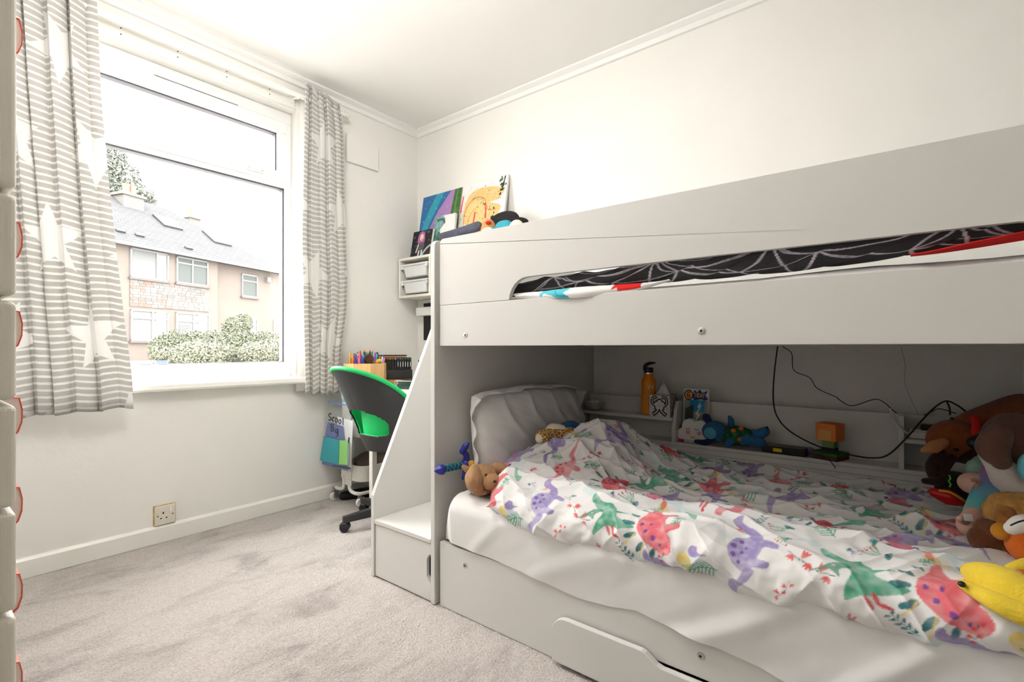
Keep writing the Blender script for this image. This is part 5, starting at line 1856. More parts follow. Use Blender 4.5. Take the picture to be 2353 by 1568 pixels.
# power adapter box
pw = thing('power_adapter', (2.425, .39, .5405), 'flat black power adapter with a yellow sticker on the bunk shelf', 'adapter')
pr = Matrix.Rotation(math.radians(-4), 3, 'Z')
MB().obox((2.420, .388, .5565), (.080, .170, .030), pr).build('case', BLACK, pw, bevel=.004)
MB().obox((2.424, .388, .572), (.06, .150, .001), pr).build('rating_label', M('grey_label', sl(128, 126, 124), .5), pw)
MB().obox(Vector((2.420, .388, .557)) + pr @ Vector((-.0402, .022, 0)), (.001, .034, .015), pr).build('yellow_sticker', M('yellow_label', sl(236, 206, 20), .5), pw)
lc = MB().obox(onx(1862, 1032, 2.43), (.026, .024, .034), rotm(0, 0, 25)).build('toy_block', M('lilac_plastic', sl(150, 110, 170), .5), bevel=.003)
lc.location.z = .5407
tag(lc, 'tiny lilac toy block between the adapter and the orange figurine', 'toy block')
# plain block figurine
fg = thing('block_figurine', (2.43, .215, .5405), 'block figurine with an orange cube head on a grass green base', 'figurine')
gr_ = Matrix.Rotation(math.radians(-20), 3, 'Z')
fcn = onx(1907, 1040, 2.42)
bsz = .5407
MB().obox((fcn.x, fcn.y, bsz + .010), (.10, .10, .020), gr_).build('base_earth', M('brown_block', sl(100, 62, 44), .7, col2=sl(70, 40, 30), vscale=80), fg)
MB().obox((fcn.x, fcn.y, bsz + .0245), (.102, .102, .009), gr_).build('base_grass', M('grass_block', sl(60, 120, 50), .7, col2=sl(40, 90, 40), vscale=80), fg)
MB().obox((fcn.x, fcn.y, bsz + .038), (.036, .048, .018), gr_).build('legs', M('dark_grey_block', sl(46, 40, 46), .6), fg)
MB().obox((fcn.x, fcn.y, bsz + .062), (.032, .046, .032), gr_).build('torso', M('sage_block', sl(120, 150, 80), .6), fg)
MB().obox((fcn.x, fcn.y, bsz + .112), (.072, .078, .070), gr_).build('head', M('orange_block', sl(230, 130, 50), .6), fg, bevel=.001)
MB().obox(Vector((fcn.x, fcn.y, bsz + .100)) + gr_ @ Vector((-.0362, .004, 0)), (.001, .050, .042), gr_).build('face_panel', M('apricot_block', sl(226, 168, 90), .6), fg)
# far shelf: extension lead, dock, plug
ext = thing('extension_lead', (2.43, -.10, .6565), 'white extension block with a thick white cable on the bunk shelf', 'extension lead')
MB().box(2.395, 2.452, -.235, -.030, .6570, .684).build('block', M('cream_block', (.78, .76, .72), .4), ext, bevel=.005)
MB().box(2.400, 2.447, -.230, -.035, .684, .690).build('socket_face', M('cream_block', (0, 0, 0)), ext, bevel=.002)
MB().tube(catmull([onx(2045, 940, 2.47), onx(2052, 960, 2.44), onx(2066, 982, 2.40), onx(2092, 1000, 2.415)], 6), .0042, 8).build('cable', M('cream_block', (0, 0, 0)), ext, smooth=60)
hub = thing('usb_charger', (2.43, -.10, .690), 'flat black charger lying on the white extension block', 'charger')
MB().box(2.398, 2.452, -.135, -.065, .6905, .7110).build('charger_body', BLACK, hub, bevel=.006, bseg=3)
plg = thing('plug_adapter', (2.43, -.18, .690), 'square black plug adapter with a lit green charging tip', 'plug')
MB().box(2.405, 2.455, -.205, -.150, .6905, .742).build('plug_body', BLACK, plg, bevel=.004)
MB().box(2.418, 2.432, -.180, -.168, .742, .762).build('plug_tip', STEEL, plg, bevel=.002)
MB().box(2.4172, 2.4180, -.176, -.172, .748, .756).build('status_light', M('green_led', (.05, .9, .2), .4, emit=1.5), plg)
# cables
def cable(name, pts, r, label, m=BLACK, xs=2.46):
    P = []
    for q in pts:
        x = q[2] if len(q) > 2 else xs
        P.append(onx(q[0], q[1], x))
    o = MB().tube(catmull(P, 6), r, 8).build(name, m, smooth=60)
    return tag(o, label, 'cable')


cable('power_cable', [(1790, 760, 2.50), (1787, 795, 2.49), (1779, 860, 2.48), (1777, 920, 2.46), (1787, 960, 2.45), (1820, 995, 2.44), (1890, 1030, 2.39), (1960, 1047, 2.37), (2005, 1053, 2.365), (2040, 1046, 2.365), (2080, 1010, 2.362), (2120, 965, 2.38), (2150, 935, 2.41), (2175, 922, 2.44), (2200, 932, 2.46), (2218, 945, 2.48)], .0031, 'thick black cable looping down from the upper bunk to the shelf')
cable('charging_cable', [(1785, 770), (1797, 795), (1819, 812), (1824, 851), (1860, 868), (1878, 893), (1920, 912), (1930, 920), (1958, 933), (2010, 918), (2035, 928), (2060, 950), (2098, 961), (2130, 952), (2155, 940), (2180, 945), (2210, 955), (2240, 958), (2262, 970)], .0017, 'thin black kinked cable trailing along the wall above the bunk shelf', BLACK, 2.53)
cable('aerial_wire', [(2068, 780), (2070, 795), (2080, 840), (2080, 885), (2112, 957)], .0008, 'hair thin grey wire hanging down the wall above the extension block', M('grey_wire', sl(150, 144, 138), .5), 2.55)
cable('adapter_cable', [(1853, 1040, 2.40), (1880, 1046, 2.37), (1905, 1058, 2.35), (1920, 1076, 2.33)], .0016, 'short black cable drooping from the power adapter onto the duvet')
cable('plug_lead', [(2176, 924, 2.44), (2182, 938, 2.435), (2183, 954, 2.428)], .0030, 'short black lead plugged upright into the square adapter')

# ==================================================================  TOYS AT THE HEAD OF THE LOWER BUNK
BR = M('tan_brown_fur', sl(186, 142, 100), 1, var=.15, vscale=50, bump=.6, bscale=180, sheen=.5)
dg = thing('plush_dog', (1.47, 1.26, .45), 'light brown floppy eared plush dog lying at the mattress corner', 'plush toy')
hc = at(1108, 1102, 1.863)
MB().blob(hc, (.068, .066, .058), n=32, nz=.05, nf=3).build('head', BR, dg, smooth=180)
MB().blob(at(1130, 1108, 1.803), (.036, .036, .030), n=24).build('muzzle', BR, dg, smooth=180)
MB().limb([at(1090, 1080, 1.813), at(1092, 1105, 1.793), at(1098, 1126, 1.798)], [.020, .030, .022], 16).build('ear', BR, dg, smooth=180)
MB().limb([at(1128, 1082, 1.888), at(1142, 1076, 1.868), at(1156, 1077, 1.858)], [.016, .024, .018], 16).build('ear', BR, dg, smooth=180)
MB().limb([at(1086, 1085, 1.918), at(1075, 1080, 1.918), at(1066, 1074, 1.918)], [.014, .014, .010], 14).build('paw', BR, dg, smooth=180)
MB().blob(at(1110, 1130, 1.808), (.018, .018, .012), n=16).build('paw', BR, dg, smooth=180)
MB().blob(at(1117, 1093, 1.800), (.005, .005, .007), n=12).build('eye', BLACK, dg, smooth=180)
MB().blob(at(1137, 1107, 1.768), (.007, .007, .005), n=12).build('nose', M('dark_brown_thread', sl(70, 30, 24), .7), dg, smooth=180)
# toy sword
sw = thing('toy_sword', (1.45, 1.37, .5), 'blue plastic toy sword with green wrapped grip by the bunk end panel', 'toy sword')
NB = M('royal_blue_plastic', sl(44, 50, 150), .35)
SGN = M('green_grip_wrap', sl(20, 130, 96), .5)
d0 = 1.905
pA, pB = at(1022, 1078, d0), at(1060, 1070, d0 + .05)
ax = (pB - pA).normalized()
RQ = Vector((0, 0, 1)).rotation_difference(ax).to_matrix()
MB().lathe([(.0005, -.045), (.008, -.036), (.018, -.024), (.021, -.012), (.018, -.002), (.010, .004)], pA - ax * .003, 8, RQ).build('pommel', NB, sw, smooth=30)
MB().tube([pA, pB + ax * .01], .0115, 12).build('grip', NB, sw, smooth=60)
Lg = (pB - pA).length
for ph in (0, PI):
    for sg in (1, -1):
        pts = []
        a1, b1 = ax.orthogonal().normalized(), None
        b1 = ax.cross(a1)
        for k in range(41):
            t = k / 40
            an = sg * t * 4.5 * PI + ph
            pts.append(pA + ax * (t * Lg) + (a1 * math.cos(an) + b1 * math.sin(an)) * .0122)
        MB().tube(pts, .0022, 6).build('grip_wrap', SGN, sw, smooth=60)
gcn = pB + ax * .022
MB().blob(gcn, (.024, .024, .020), RQ, n=18).build('guard_hub', NB, sw, smooth=180)
MB().limb([gcn, at(1072, 1048, d0 + .06), at(1062, 1036, d0 + .05)], [.014, .013, .010], 12).build('guard_wing', NB, sw, smooth=180)
MB().limb([at(1062, 1038, d0 + .05), at(1070, 1026, d0 + .05), at(1076, 1019, d0 + .05)], [.012, .014, .006], 12).build('guard_wing', NB, sw, smooth=180)
MB().limb([gcn, at(1068, 1090, d0 + .05), at(1064, 1100, d0 + .05)], [.013, .011, .006], 12).build('guard_wing', NB, sw, smooth=180)
MB().obox(at(1082, 1066, d0 + .05), (.02, .02, .02), RQ @ rotm(0, 0, 45)).build('gold_gem', M('gold_plastic', sl(226, 170, 40), .4), sw, bevel=.003)
MB().tube([gcn, gcn + ax * .09], .013, 8).build('blade', M('pale_blue_plastic', sl(110, 130, 160), .4), sw)
# giraffe and blue toy behind the duvet
gf = thing('plush_giraffe', (1.78, 1.20, .52), 'small giraffe plush with brown patches lying against the pillow', 'plush toy')
GIR = bpy.data.materials.new('giraffe_patches')
GIR.use_nodes = True
nt = GIR.node_tree
vo = nt.nodes.new('ShaderNodeTexVoronoi')
vo.feature = 'DISTANCE_TO_EDGE'
vo.inputs['Scale'].default_value = 75
tcg = nt.nodes.new('ShaderNodeTexCoord')
nt.links.new(tcg.outputs['Object'], vo.inputs['Vector'])
rg = nt.nodes.new('ShaderNodeValToRGB')
rg.color_ramp.elements[0].position = .06
rg.color_ramp.elements[0].color = (*sl(232, 204, 140), 1)
rg.color_ramp.elements[1].position = .12
rg.color_ramp.elements[1].color = (*sl(150, 92, 30), 1)
nt.links.new(vo.outputs['Distance'], rg.inputs[0])
nt.links.new(rg.outputs[0], nt.nodes['Principled BSDF'].inputs['Base Color'])
nt.nodes['Principled BSDF'].inputs['Roughness'].default_value = .95
dgf = 2.06
MB().limb([at(1255, 1002, dgf), at(1275, 1000, dgf + .02), at(1310, 996, dgf + .05)], [.030, .028, .026], 18).build('neck', GIR, gf, smooth=180)
MB().blob(at(1248, 1003, dgf - .01), (.034, .032, .028), n=20).build('head', GIR, gf, smooth=180)
MB().blob(at(1240, 1008, dgf - .03), (.018, .018, .020), n=18).build('muzzle', M('cream_plush', (0, 0, 0)), gf, smooth=180)
MB().limb([at(1262, 990, dgf + .03), at(1270, 985, dgf + .03), at(1290, 987, dgf + .04)], [.018, .022, .020], 16).build('body', M('cream_plush', (0, 0, 0)), gf, smooth=180)
MB().limb([at(1270, 985, dgf + .03), at(1268, 977, dgf + .03)], [.008, .007], 10).build('horn', M('cream_plush', (0, 0, 0)), gf, smooth=180)
bt_ = MB().blob(at(1310, 985, 2.16), (.055, .045, .034), n=24, nz=.05).build('plush_toy', M('bright_blue_plush', sl(30, 120, 180), .95, col2=sl(20, 60, 110), vscale=18, sheen=.5), smooth=180)
tag(bt_, 'bright blue plush half hidden between pillow and duvet', 'plush toy')
tpk = MB().blob((2.43, 1.26, .575), (.03, .05, .030), n=14, nz=.6, nf=4).build('tissue_packet', M('white_red_print', (.8, .78, .76), .7, col2=sl(160, 60, 60), vscale=30))
tag(tpk, 'crumpled white and red tissue packet on the lower shelf by the pillow', 'tissue packet')

# ==================================================================  PLUSH PILE AT THE FOOT OF THE LOWER BUNK
KT = 1.0


def atk(px, py, d):
    return at(px, py, d * KT)


class TB(MB):
    def limb(s, pts, rs, n=14, sub=6, mi=0):
        return MB.limb(s, pts, [r * KT for r in rs], n, sub, mi)

    def blob(s, c, rad, *a, **k):
        return MB.blob(s, c, tuple(r * KT for r in rad), *a, **k)


def fur(name, col, var=.2, bump=.7, bs=170):
    return M(name, col, 1, var=var, vscale=40, bump=bump, bscale=bs, sheen=.6)


CHES = fur('chestnut_plush', sl(150, 78, 30), .2, .3, 250)
DBR = fur('dark_brown_plush', sl(58, 28, 18), .2, .3, 250)
# reindeer
KT = 0.775
rn = thing('plush_reindeer', atk(2240, 1100, 2.10), 'chestnut reindeer plush with dark antlers on top of the toy pile', 'plush toy')
D = 2.10
TB().blob(atk(2196, 1014, D), (.100, .100, .090), n=32).build('head', CHES, rn, smooth=180)
TB().limb([atk(2216, 1044, D - .05), atk(2240, 1050, D - .09), atk(2262, 1056, D - .12)], [.040, .038, .032], 20).build('muzzle', DBR, rn, smooth=180)
TB().limb([atk(2168, 1018, D - .06), atk(2145, 1028, D - .07), atk(2120, 1036, D - .08)], [.020, .026, .008], 14).build('ear', fur('apricot_plush', sl(206, 140, 84), .1, .2), rn, smooth=180)
TB().limb([atk(2160, 1045, D - .04), atk(2142, 1070, D - .04), atk(2150, 1098, D - .05), atk(2172, 1108, D - .05)], [.022, .024, .022, .020], 14).build('antler', DBR, rn, smooth=180)
TB().limb([atk(2185, 1055, D - .06), atk(2168, 1080, D - .06), atk(2160, 1105, D - .07), atk(2125, 1106, D - .09)], [.018, .020, .018, .012], 14).build('antler', DBR, rn, smooth=180)
TB().blob(atk(2197, 1034, D - .11), (.010, .010, .007), n=12).build('eye', BLACK, rn, smooth=180)
TB().limb([atk(2230, 980, D), atk(2290, 965, D + .02), atk(2350, 950, D + .04), atk(2420, 950, D + .04)], [.060, .075, .085, .08], 22).build('body', CHES, rn, smooth=180)
TB().tube([atk(2236 + 7 * math.cos(t), 982 + 22 * math.sin(t), D - .04 * (1 if math.sin(t) > -2 else 0) - .05 * math.cos(t * .5)) for t in np.linspace(-1.4, 1.4, 12)], .012, 8).build('red_collar', M('red_felt', (0, 0, 0)), rn, smooth=60)
TB().limb([atk(2300, 985, D - .08), atk(2275, 1000, D - .11), atk(2255, 1012, D - .13)], [.036, .030, .026], 16).build('leg', CHES, rn, smooth=180)
TB().limb([atk(2252, 1014, D - .13), atk(2240, 1018, D - .14)], [.028, .026], 16).build('hoof', BLACK, rn, smooth=180)
TB().limb([atk(2380, 945, D), atk(2350, 935, D)], [.026, .020], 14).build('leg', BLACK, rn, smooth=180)
# brown and white plush
KT = 0.765
bw = thing('plush_toy', atk(2330, 1100, 1.75), 'white plush with soft brown head patch at the right edge of the pile', 'plush toy')
D = 1.80
WHP = fur('white_plush', sl(228, 216, 206), .08, .3, 250)
TPE = fur('taupe_plush', sl(108, 74, 60), .15, .3, 250)
TB().blob(atk(2330, 1018, D), (.095, .095, .110), n=32).build('head', TPE, bw, smooth=180)
TB().limb([atk(2295, 1000, D - .06), atk(2282, 1030, D - .07), atk(2300, 1060, D - .08)], [.040, .050, .030], 18).build('cheek', TPE, bw, smooth=180)
TB().limb([atk(2268, 1000, D - .04), atk(2262, 1025, D - .04), atk(2290, 1065, D - .05), atk(2330, 1110, D - .05), atk(2370, 1130, D - .04)], [.016, .026, .036, .060, .08], 18).build('body', WHP, bw, smooth=180)
TB().blob(atk(2365, 1075, D - .13), (.03, .03, .05), n=18).build('ribbon', M('sky_plush', sl(110, 196, 214), .9, sheen=.4), bw, smooth=180)
# rainbow limb monkey
RB = bpy.data.materials.new('rainbow_plush')
RB.use_nodes = True
nt = RB.node_tree
tcr = nt.nodes.new('ShaderNodeTexCoord')
sxr = nt.nodes.new('ShaderNodeSeparateXYZ')
nt.links.new(tcr.outputs['Generated'], sxr.inputs[0])
rr2 = nt.nodes.new('ShaderNodeValToRGB')
els = rr2.color_ramp.elements
for i_, (pos, cc_) in enumerate(((0.0, (196, 214, 150)), (.22, (150, 200, 170)), (.42, (96, 186, 190)), (.6, (110, 150, 190)), (.78, (160, 110, 180)), (1.0, (214, 96, 150)))):
    q = els[0] if i_ == 0 else (els[len(els) - 1] if i_ == 5 else els.new(pos))
    q.position = pos
    q.color = (*sl(*cc_), 1)
nt.links.new(sxr.outputs[2], rr2.inputs[0])
nt.links.new(rr2.outputs[0], nt.nodes['Principled BSDF'].inputs['Base Color'])
nt.nodes['Principled BSDF'].inputs['Roughness'].default_value = 1
nt.nodes['Principled BSDF'].inputs['Sheen Weight'].default_value = .1
KT = 0.75
mo = thing('plush_monkey', atk(2260, 1210, 1.80), 'rainbow furred plush with a pink hand hanging over the duvet', 'plush toy')
D = 1.84
PKF = M('pale_pink_felt', sl(226, 178, 160), .95, sheen=.5)
TB().limb([atk(2300, 1080, D + .04), atk(2276, 1125, D), atk(2258, 1165, D - .05), atk(2245, 1188, D - .08)], [.050, .048, .046, .042], 22).build('arm', RB, mo, smooth=180)
TB().limb([atk(2240, 1190, D - .09), atk(2228, 1208, D - .11)], [.036, .038], 18).build('hand', PKF, mo, smooth=180)
TB().limb([atk(2222, 1200, D - .12), atk(2206, 1194, D - .13)], [.016, .012], 12).build('thumb', PKF, mo, smooth=180)
TB().obox(atk(2225, 1190, D - .160), (.020, .003, .018), Matrix.Rotation(YAW - PI / 2, 3, 'Z') @ rotm(-25, 0, -12)).build('white_tab', M('white_velcro', (.8, .8, .8), .9), mo, bevel=.002)
TB().blob(atk(2240, 1112, D + .05), (.052, .052, .042), n=24).build('ear', PKF, mo, smooth=180)
TB().tube(catmull([atk(2232, 1105, D - .01), atk(2242, 1103, D - .015), atk(2247, 1112, D - .01), atk(2240, 1120, D - .01)], 5), .005, 8).build('ear_fold', M('dusty_pink', sl(190, 130, 116), .95), mo, smooth=60)
TB().limb([atk(2248, 1078, D + .10), atk(2285, 1075, D + .10), atk(2310, 1110, D + .08)], [.04, .06, .07], 20).build('body', M('mint_plush', sl(150, 190, 170), 1, sheen=.6), mo, smooth=180)
# black plush with green zigzag
KT = 0.765
bz = thing('plush_toy', atk(2190, 1135, 2.05), 'black plush with a green zigzag stitched line near the shelf', 'plush toy')
D = 2.06
TB().blob(atk(2195, 1118, D), (.070, .070, .062), n=26).build('body', fur('black_plush', sl(26, 24, 26), .1, .3), bz, smooth=180)
TB().tube([atk(2181, 1092, D - .075), atk(2184, 1100, D - .08), atk(2180, 1106, D - .082), atk(2185, 1114, D - .082), atk(2182, 1120, D - .08)], .0022, 6).build('zigzag', M('neon_green', sl(110, 220, 60), .6), bz)
# shiny red thing
KT = 0.777
rd2 = thing('red_purse', atk(2170, 1150, 1.93), 'shiny red flat toy with gold edge on the duvet', 'toy')
TB().limb([atk(2148, 1133, 1.93), atk(2180, 1143, 1.91), atk(2208, 1153, 1.90)], [.018, .030, .018], 18).build('body', M('red_vinyl', sl(190, 16, 20), .2), rd2, smooth=180)
TB().tube(catmull([atk(2158, 1128, 1.915), atk(2180, 1131, 1.89), atk(2200, 1141, 1.88), atk(2216, 1152, 1.885)], 5), .0035, 8).build('gold_edge', M('gold_plastic', (0, 0, 0)), rd2, smooth=60)
# lion / tan furry head
KT = 0.735
ln = thing('plush_lion', atk(2330, 1230, 1.60), 'golden tan long haired plush head at the right edge', 'plush toy')
D = 1.66
TNF = fur('golden_fur', sl(206, 148, 72), .35, 1.0, 90)
TB().blob(atk(2335, 1180, D), (.085, .085, .070), n=44, nz=.10, nf=6).build('head', TNF, ln, smooth=180)
TB().blob(atk(2312, 1190, D - .075), (.034, .030, .036), n=24, nz=.15, nf=8).build('ear', fur('dark_golden_fur', sl(168, 106, 44), .3, 1.0, 90), ln, smooth=180)
# orange and white plush
KT = 0.73
ox = thing('plush_tiger', atk(2345, 1250, 1.50), 'orange plush with white muzzle poking in at the right edge', 'plush toy')
D = 1.54
ORF = M('orange_plush', sl(228, 112, 30), .95, bump=.3, bscale=250, sheen=.5)
TB().blob(atk(2372, 1250, D), (.065, .065, .070), n=28).build('head', ORF, ox, smooth=180)
TB().limb([atk(2326, 1214, D - .04), atk(2345, 1205, D - .05), atk(2370, 1202, D - .05)], [.020, .026, .026], 16).build('muzzle', M('white_short_plush', sl(236, 230, 224), .95, sheen=.4), ox, smooth=180)
TB().tube(catmull([atk(2322, 1208, D - .062), atk(2340, 1200, D - .078), atk(2360, 1195, D - .078)], 5), .0018, 6).build('mouth_stitch', BLACK, ox, smooth=60)
TB().limb([atk(2335, 1322, 1.38), atk(2352, 1335, 1.36), atk(2375, 1350, 1.34)], [.020, .022, .024], 14).build('paw', ORF, ox, smooth=180)
TB().limb([atk(2330, 1328, 1.37), atk(2337, 1333, 1.36)], [.022, .022], 14).build('paw_tip', M('white_short_plush', (0, 0, 0)), ox, smooth=180)
# dark brown body
KT = 0.714
db = thing('plush_bear', atk(2290, 1250, 1.68), 'dark brown plush body under the pile with a mustard paw', 'plush toy')
D = 1.68
TB().limb([atk(2262, 1240, D), atk(2300, 1255, D - .02), atk(2350, 1275, D - .06), atk(2400, 1280, D - .06)], [.045, .055, .060, .06], 20).build('body', fur('cocoa_plush', sl(110, 62, 28), .25, .5), db, smooth=180)
TB().limb([atk(2265, 1215, D + .01), atk(2290, 1222, D - .03)], [.034, .032], 16).build('leg', fur('cocoa_plush', (0, 0, 0)), db, smooth=180)
TB().blob(atk(2302, 1222, D - .07), (.030, .028, .028), n=20).build('paw', M('mustard_plush', sl(206, 136, 30), .95, sheen=.5), db, smooth=180)
# yellow plush
KT = 0.685
yl2 = thing('plush_toy', atk(2300, 1390, 1.42), 'bright yellow plush with a black nose tip lying on the duvet', 'plush toy')
YEL = fur('yellow_plush', sl(244, 212, 60), .08, .35, 200)
D = 1.46
TB().limb([atk(2232, 1315, D + .03), atk(2262, 1330, D - .02), atk(2310, 1355, D - .07), atk(2370, 1395, D - .12)], [.026, .048, .062, .062], 24).build('body', YEL, yl2, smooth=180)
TB().limb([atk(2214, 1345, D - .03), atk(2245, 1362, D - .06), atk(2290, 1385, D - .11), atk(2350, 1412, D - .15)], [.014, .020, .028, .030], 18).build('arm', YEL, yl2, smooth=180)
TB().blob(atk(2210, 1343, D - .045), (.010, .010, .008), n=14).build('nose', BLACK, yl2, smooth=180)
TB().limb([atk(2325, 1308, D + .02), atk(2355, 1300, D + .02), atk(2390, 1295, D + .02)], [.016, .020, .022], 16).build('tail', YEL, yl2, smooth=180)

# ==================================================================  OUTSIDE
gm = M('pale_paving', (.36, .35, .33), 1, var=.2, vscale=.8)
gd = MB()
gd.grid(lambda u, v: Vector((-40 + u * 90, 3.3 + v * 80, -.5 + .95 * min(1, v * 9))), 10, 40)
tag(struct(gd.build('ground', gm)), 'garden ground outside the window')
E0 = Vector((6.99, 25.7, 0))
EV = Vector((.9416, .3366, 0))
EN = Vector((.3366, -.9416, 0))          # towards the viewer


def fac(s, z, off=0.0):
    return E0 + EV * s + EN * off + Vector((0, 0, z))


class HB(MB):
    def hbox(s, s0, s1, z0, z1, o0, o1):
        vs = [fac(a, z, o) for a in (s0, s1) for o in (o0, o1) for z in (z0, z1)]
        return s._add(vs, [(0, 1, 3, 2), (4, 6, 7, 5), (0, 4, 5, 1), (2, 3, 7, 6), (0, 2, 6, 4), (1, 5, 7, 3)])


hs = thing('house', fac(2, .4, -3), 'pink rendered semi detached house with slate roof seen through the window', 'house')
HAR = M('pink_harling', (0.088, 0.073, 0.063), .95, var=.08, vscale=1.2, bump=.3, bscale=20)
SLT = None


def slate():
    m = bpy.data.materials.new('slate_roof')
    m.use_nodes = True
    nt_ = m.node_tree
    b_ = nt_.nodes.new('ShaderNodeTexBrick')
    tc_ = nt_.nodes.new('ShaderNodeTexCoord')
    mp_ = nt_.nodes.new('ShaderNodeMapping')
    mp_.inputs['Rotation'].default_value = (math.radians(-90), 0, 0)
    b_.inputs['Scale'].default_value = 1.0
    b_.inputs['Brick Width'].default_value = .30
    b_.inputs['Row Height'].default_value = .14
    b_.inputs['Mortar Size'].default_value = .012
    b_.inputs['Color1'].default_value = (*(0.054, 0.055, 0.057), 1)
    b_.inputs['Color2'].default_value = (*(0.047, 0.048, 0.050), 1)
    b_.inputs['Mortar'].default_value = (*(0.035, 0.036, 0.037), 1)
    nt_.links.new(tc_.outputs['Object'], mp_.inputs[0])
    nt_.links.new(mp_.outputs[0], b_.inputs[0])
    p_ = nt_.nodes['Principled BSDF']
    nt_.links.new(b_.outputs[0], p_.inputs['Base Color'])
    p_.inputs['Roughness'].default_value = .95
    p_.inputs['Specular IOR Level'].default_value = .05
    return m


SLT = slate()
HB().hbox(-8, 3.42, .2, 5.35, -7, 0).build('front_wall', HAR, hs)
HB().hbox(3.42, 14, .2, 5.35, -7, -.35).build('side_wall', HAR, hs)
# cladding panel between the storeys
stn = M('mixed_stone_cladding', (.08, .075, .07), .9, col2=(.065, .055, .048), vscale=3, stretch=(1, 1, 4))
pnl = HB().hbox(-.76, 2.94, 2.76, 3.92, 0, .03).build('cladding_panel', stn, hs)
rs_ = random.Random(2)
for r in range(9):
    s_ = -.74 + (r % 2) * .1
    while s_ < 2.7:
        L_ = rs_.uniform(.18, .34)
        c_ = rs_.choice([0, 0, 0, 1, 1, 2, 3])
        HB().hbox(s_, min(s_ + L_, 2.92), 2.79 + r * .124, 2.79 + r * .124 + .115, .03, .03 + rs_.uniform(.008, .022)).build('cladding_stone', M('cladding_%d' % c_, [(0.071, 0.069, 0.067), (0.081, 0.077, 0.073), (0.062, 0.057, 0.053), (0.084, 0.057, 0.048)][c_], .9), pnl)
        s_ += L_ + .012
WF = M('white_window_paint', (0.118, 0.118, 0.118), .5)
WGL = M('window_dark_glass', (0.046, 0.053, 0.050), .5, spec=.1)
NET = M('net_curtain', (0.077, 0.079, 0.079), .9)


def hwin(s0, s1, z0, z1, off, bars, transom=None, net=True, dark=False):
    w_ = HB()
    t_ = .07
    w_.hbox(s0, s1, z1 - t_, z1, off, off + .06)
    w_.hbox(s0, s1, z0, z0 + t_, off, off + .06)
    w_.hbox(s0, s0 + t_, z0, z1, off, off + .06)
    w_.hbox(s1 - t_, s1, z0, z1, off, off + .06)
    for b_ in bars:
        w_.hbox(b_ - t_ * .45, b_ + t_ * .45, z0, z1, off, off + .055)
    if transom:
        w_.hbox(s0, s1, transom - t_ * .45, transom + t_ * .45, off, off + .055)
    f_ = w_.build('window', WF, hs)
    HB().hbox(s0 + t_, s1 - t_, z0 + t_, z1 - t_, off + .01, off + .02).build('pane', WGL if dark else NET, f_)
    if not dark:
        HB().hbox(s0 + t_ + (s1 - s0) * .62, s1 - t_, z0 + t_, z1 - t_, off + .022, off + .026).build('pane', M('half_dark_glass', (.075, .078, .074), .3), f_)
    HB().hbox(s0 - .06, s1 + .06, z0 - .09, z0, off, off + .12).build('sill', M('stone_sill', (.06, .05, .045), .9), f_)


hwin(-.76, .89, 4.00, 5.25, 0, [.37])
hwin(1.25, 2.87, 4.00, 5.24, 0, [2.05], 4.95, dark=True)
hwin(-.74, .89, 1.30, 2.65, 0, [.17], 2.28)
hwin(1.23, 2.94, 1.40, 2.66, 0, [2.1], 2.25)
hwin(5.15, 6.20, 3.78, 5.01, -.35, [], 4.65, dark=True)
hwin(5.15, 6.20, 1.40, 2.63, -.35, [], 2.25)
for k in range(8):
    HB().hbox(1.4, 1.95, 1.55 + k * .075, 1.59 + k * .075, .03, .04).build('blind_slat', M('blind_grey', sl(90, 90, 88), .7), hs)
HB().hbox(7.35, 8.6, .3, 2.65, -.35, -.28).build('door_surround', WF, hs)
HB().hbox(7.55, 8.3, .3, 2.35, -.28, -.25).build('front_door', M('faded_red_door', sl(120, 80, 76), .6), hs)
HB().hbox(6.75, 7.0, 4.75, 5.0, -.35, -.15).build('wall_lamp', WF, hs)
# roof
def roof_poly(name, pts, m, parent, th=.12):
    P = [Vector(p) for p in pts]
    nn_ = (P[1] - P[0]).cross(P[2] - P[0]).normalized()
    if nn_.z < 0:
        nn_ = -nn_
    n_ = len(P)
    vs = P + [p - nn_ * th for p in P]
    fs = [tuple(range(n_)), tuple(range(n_, 2 * n_))[::-1]] + [(i, (i + 1) % n_, n_ + (i + 1) % n_, n_ + i) for i in range(n_)]
    return MB()._add(vs, fs).build(name, m, parent)


RB_ = -3.6
def ray_fac(px, py, off):
    u = (px - HX) / FPX
    t = Vector((FX + u * RX, FY + u * RY, (HY - py) / FPX))
    k = ((E0.x * EN.x + E0.y * EN.y) + off) / (t.x * EN.x + t.y * EN.y)
    return t * k + Vector((0, 0, 1))
rg0 = ray_fac(375, 476, RB_)
zr = rg0.z
sr = (rg0 - E0).dot(EV)
eave = 5.40
hipe = ray_fac(662, 622, .35)
se = (hipe - E0).dot(EV)
rf = roof_poly('roof', [fac(-9, eave, .35), fac(se, eave, .35), fac(sr, zr, RB_), fac(-9, zr, RB_)], SLT, hs)
roof_poly('hip_roof', [fac(se, eave, .35), fac(se + 1, eave, -8), fac(sr, zr, RB_)], SLT, hs)
HB().hbox(-9, se, eave - .16, eave - .02, .33, .45).build('gutter', M('grey_gutter', sl(64, 65, 68), .6), hs)
def on_roof(px, py):
    """point of the front roof slope"""
    a, b, c = fac(0, eave, .35), fac(1, eave, .35), fac(0, zr, RB_)
    n_ = (b - a).cross(c - a)
    u = (px - HX) / FPX
    t = Vector((FX + u * RX, FY + u * RY, (HY - py) / FPX))
    o_ = Vector((0, 0, 1))
    return o_ + t * ((a - o_).dot(n_) / t.dot(n_))
slope = (fac(0, zr, RB_) - fac(0, eave, .35)).normalized()
rn_ = EV.cross(slope).normalized()
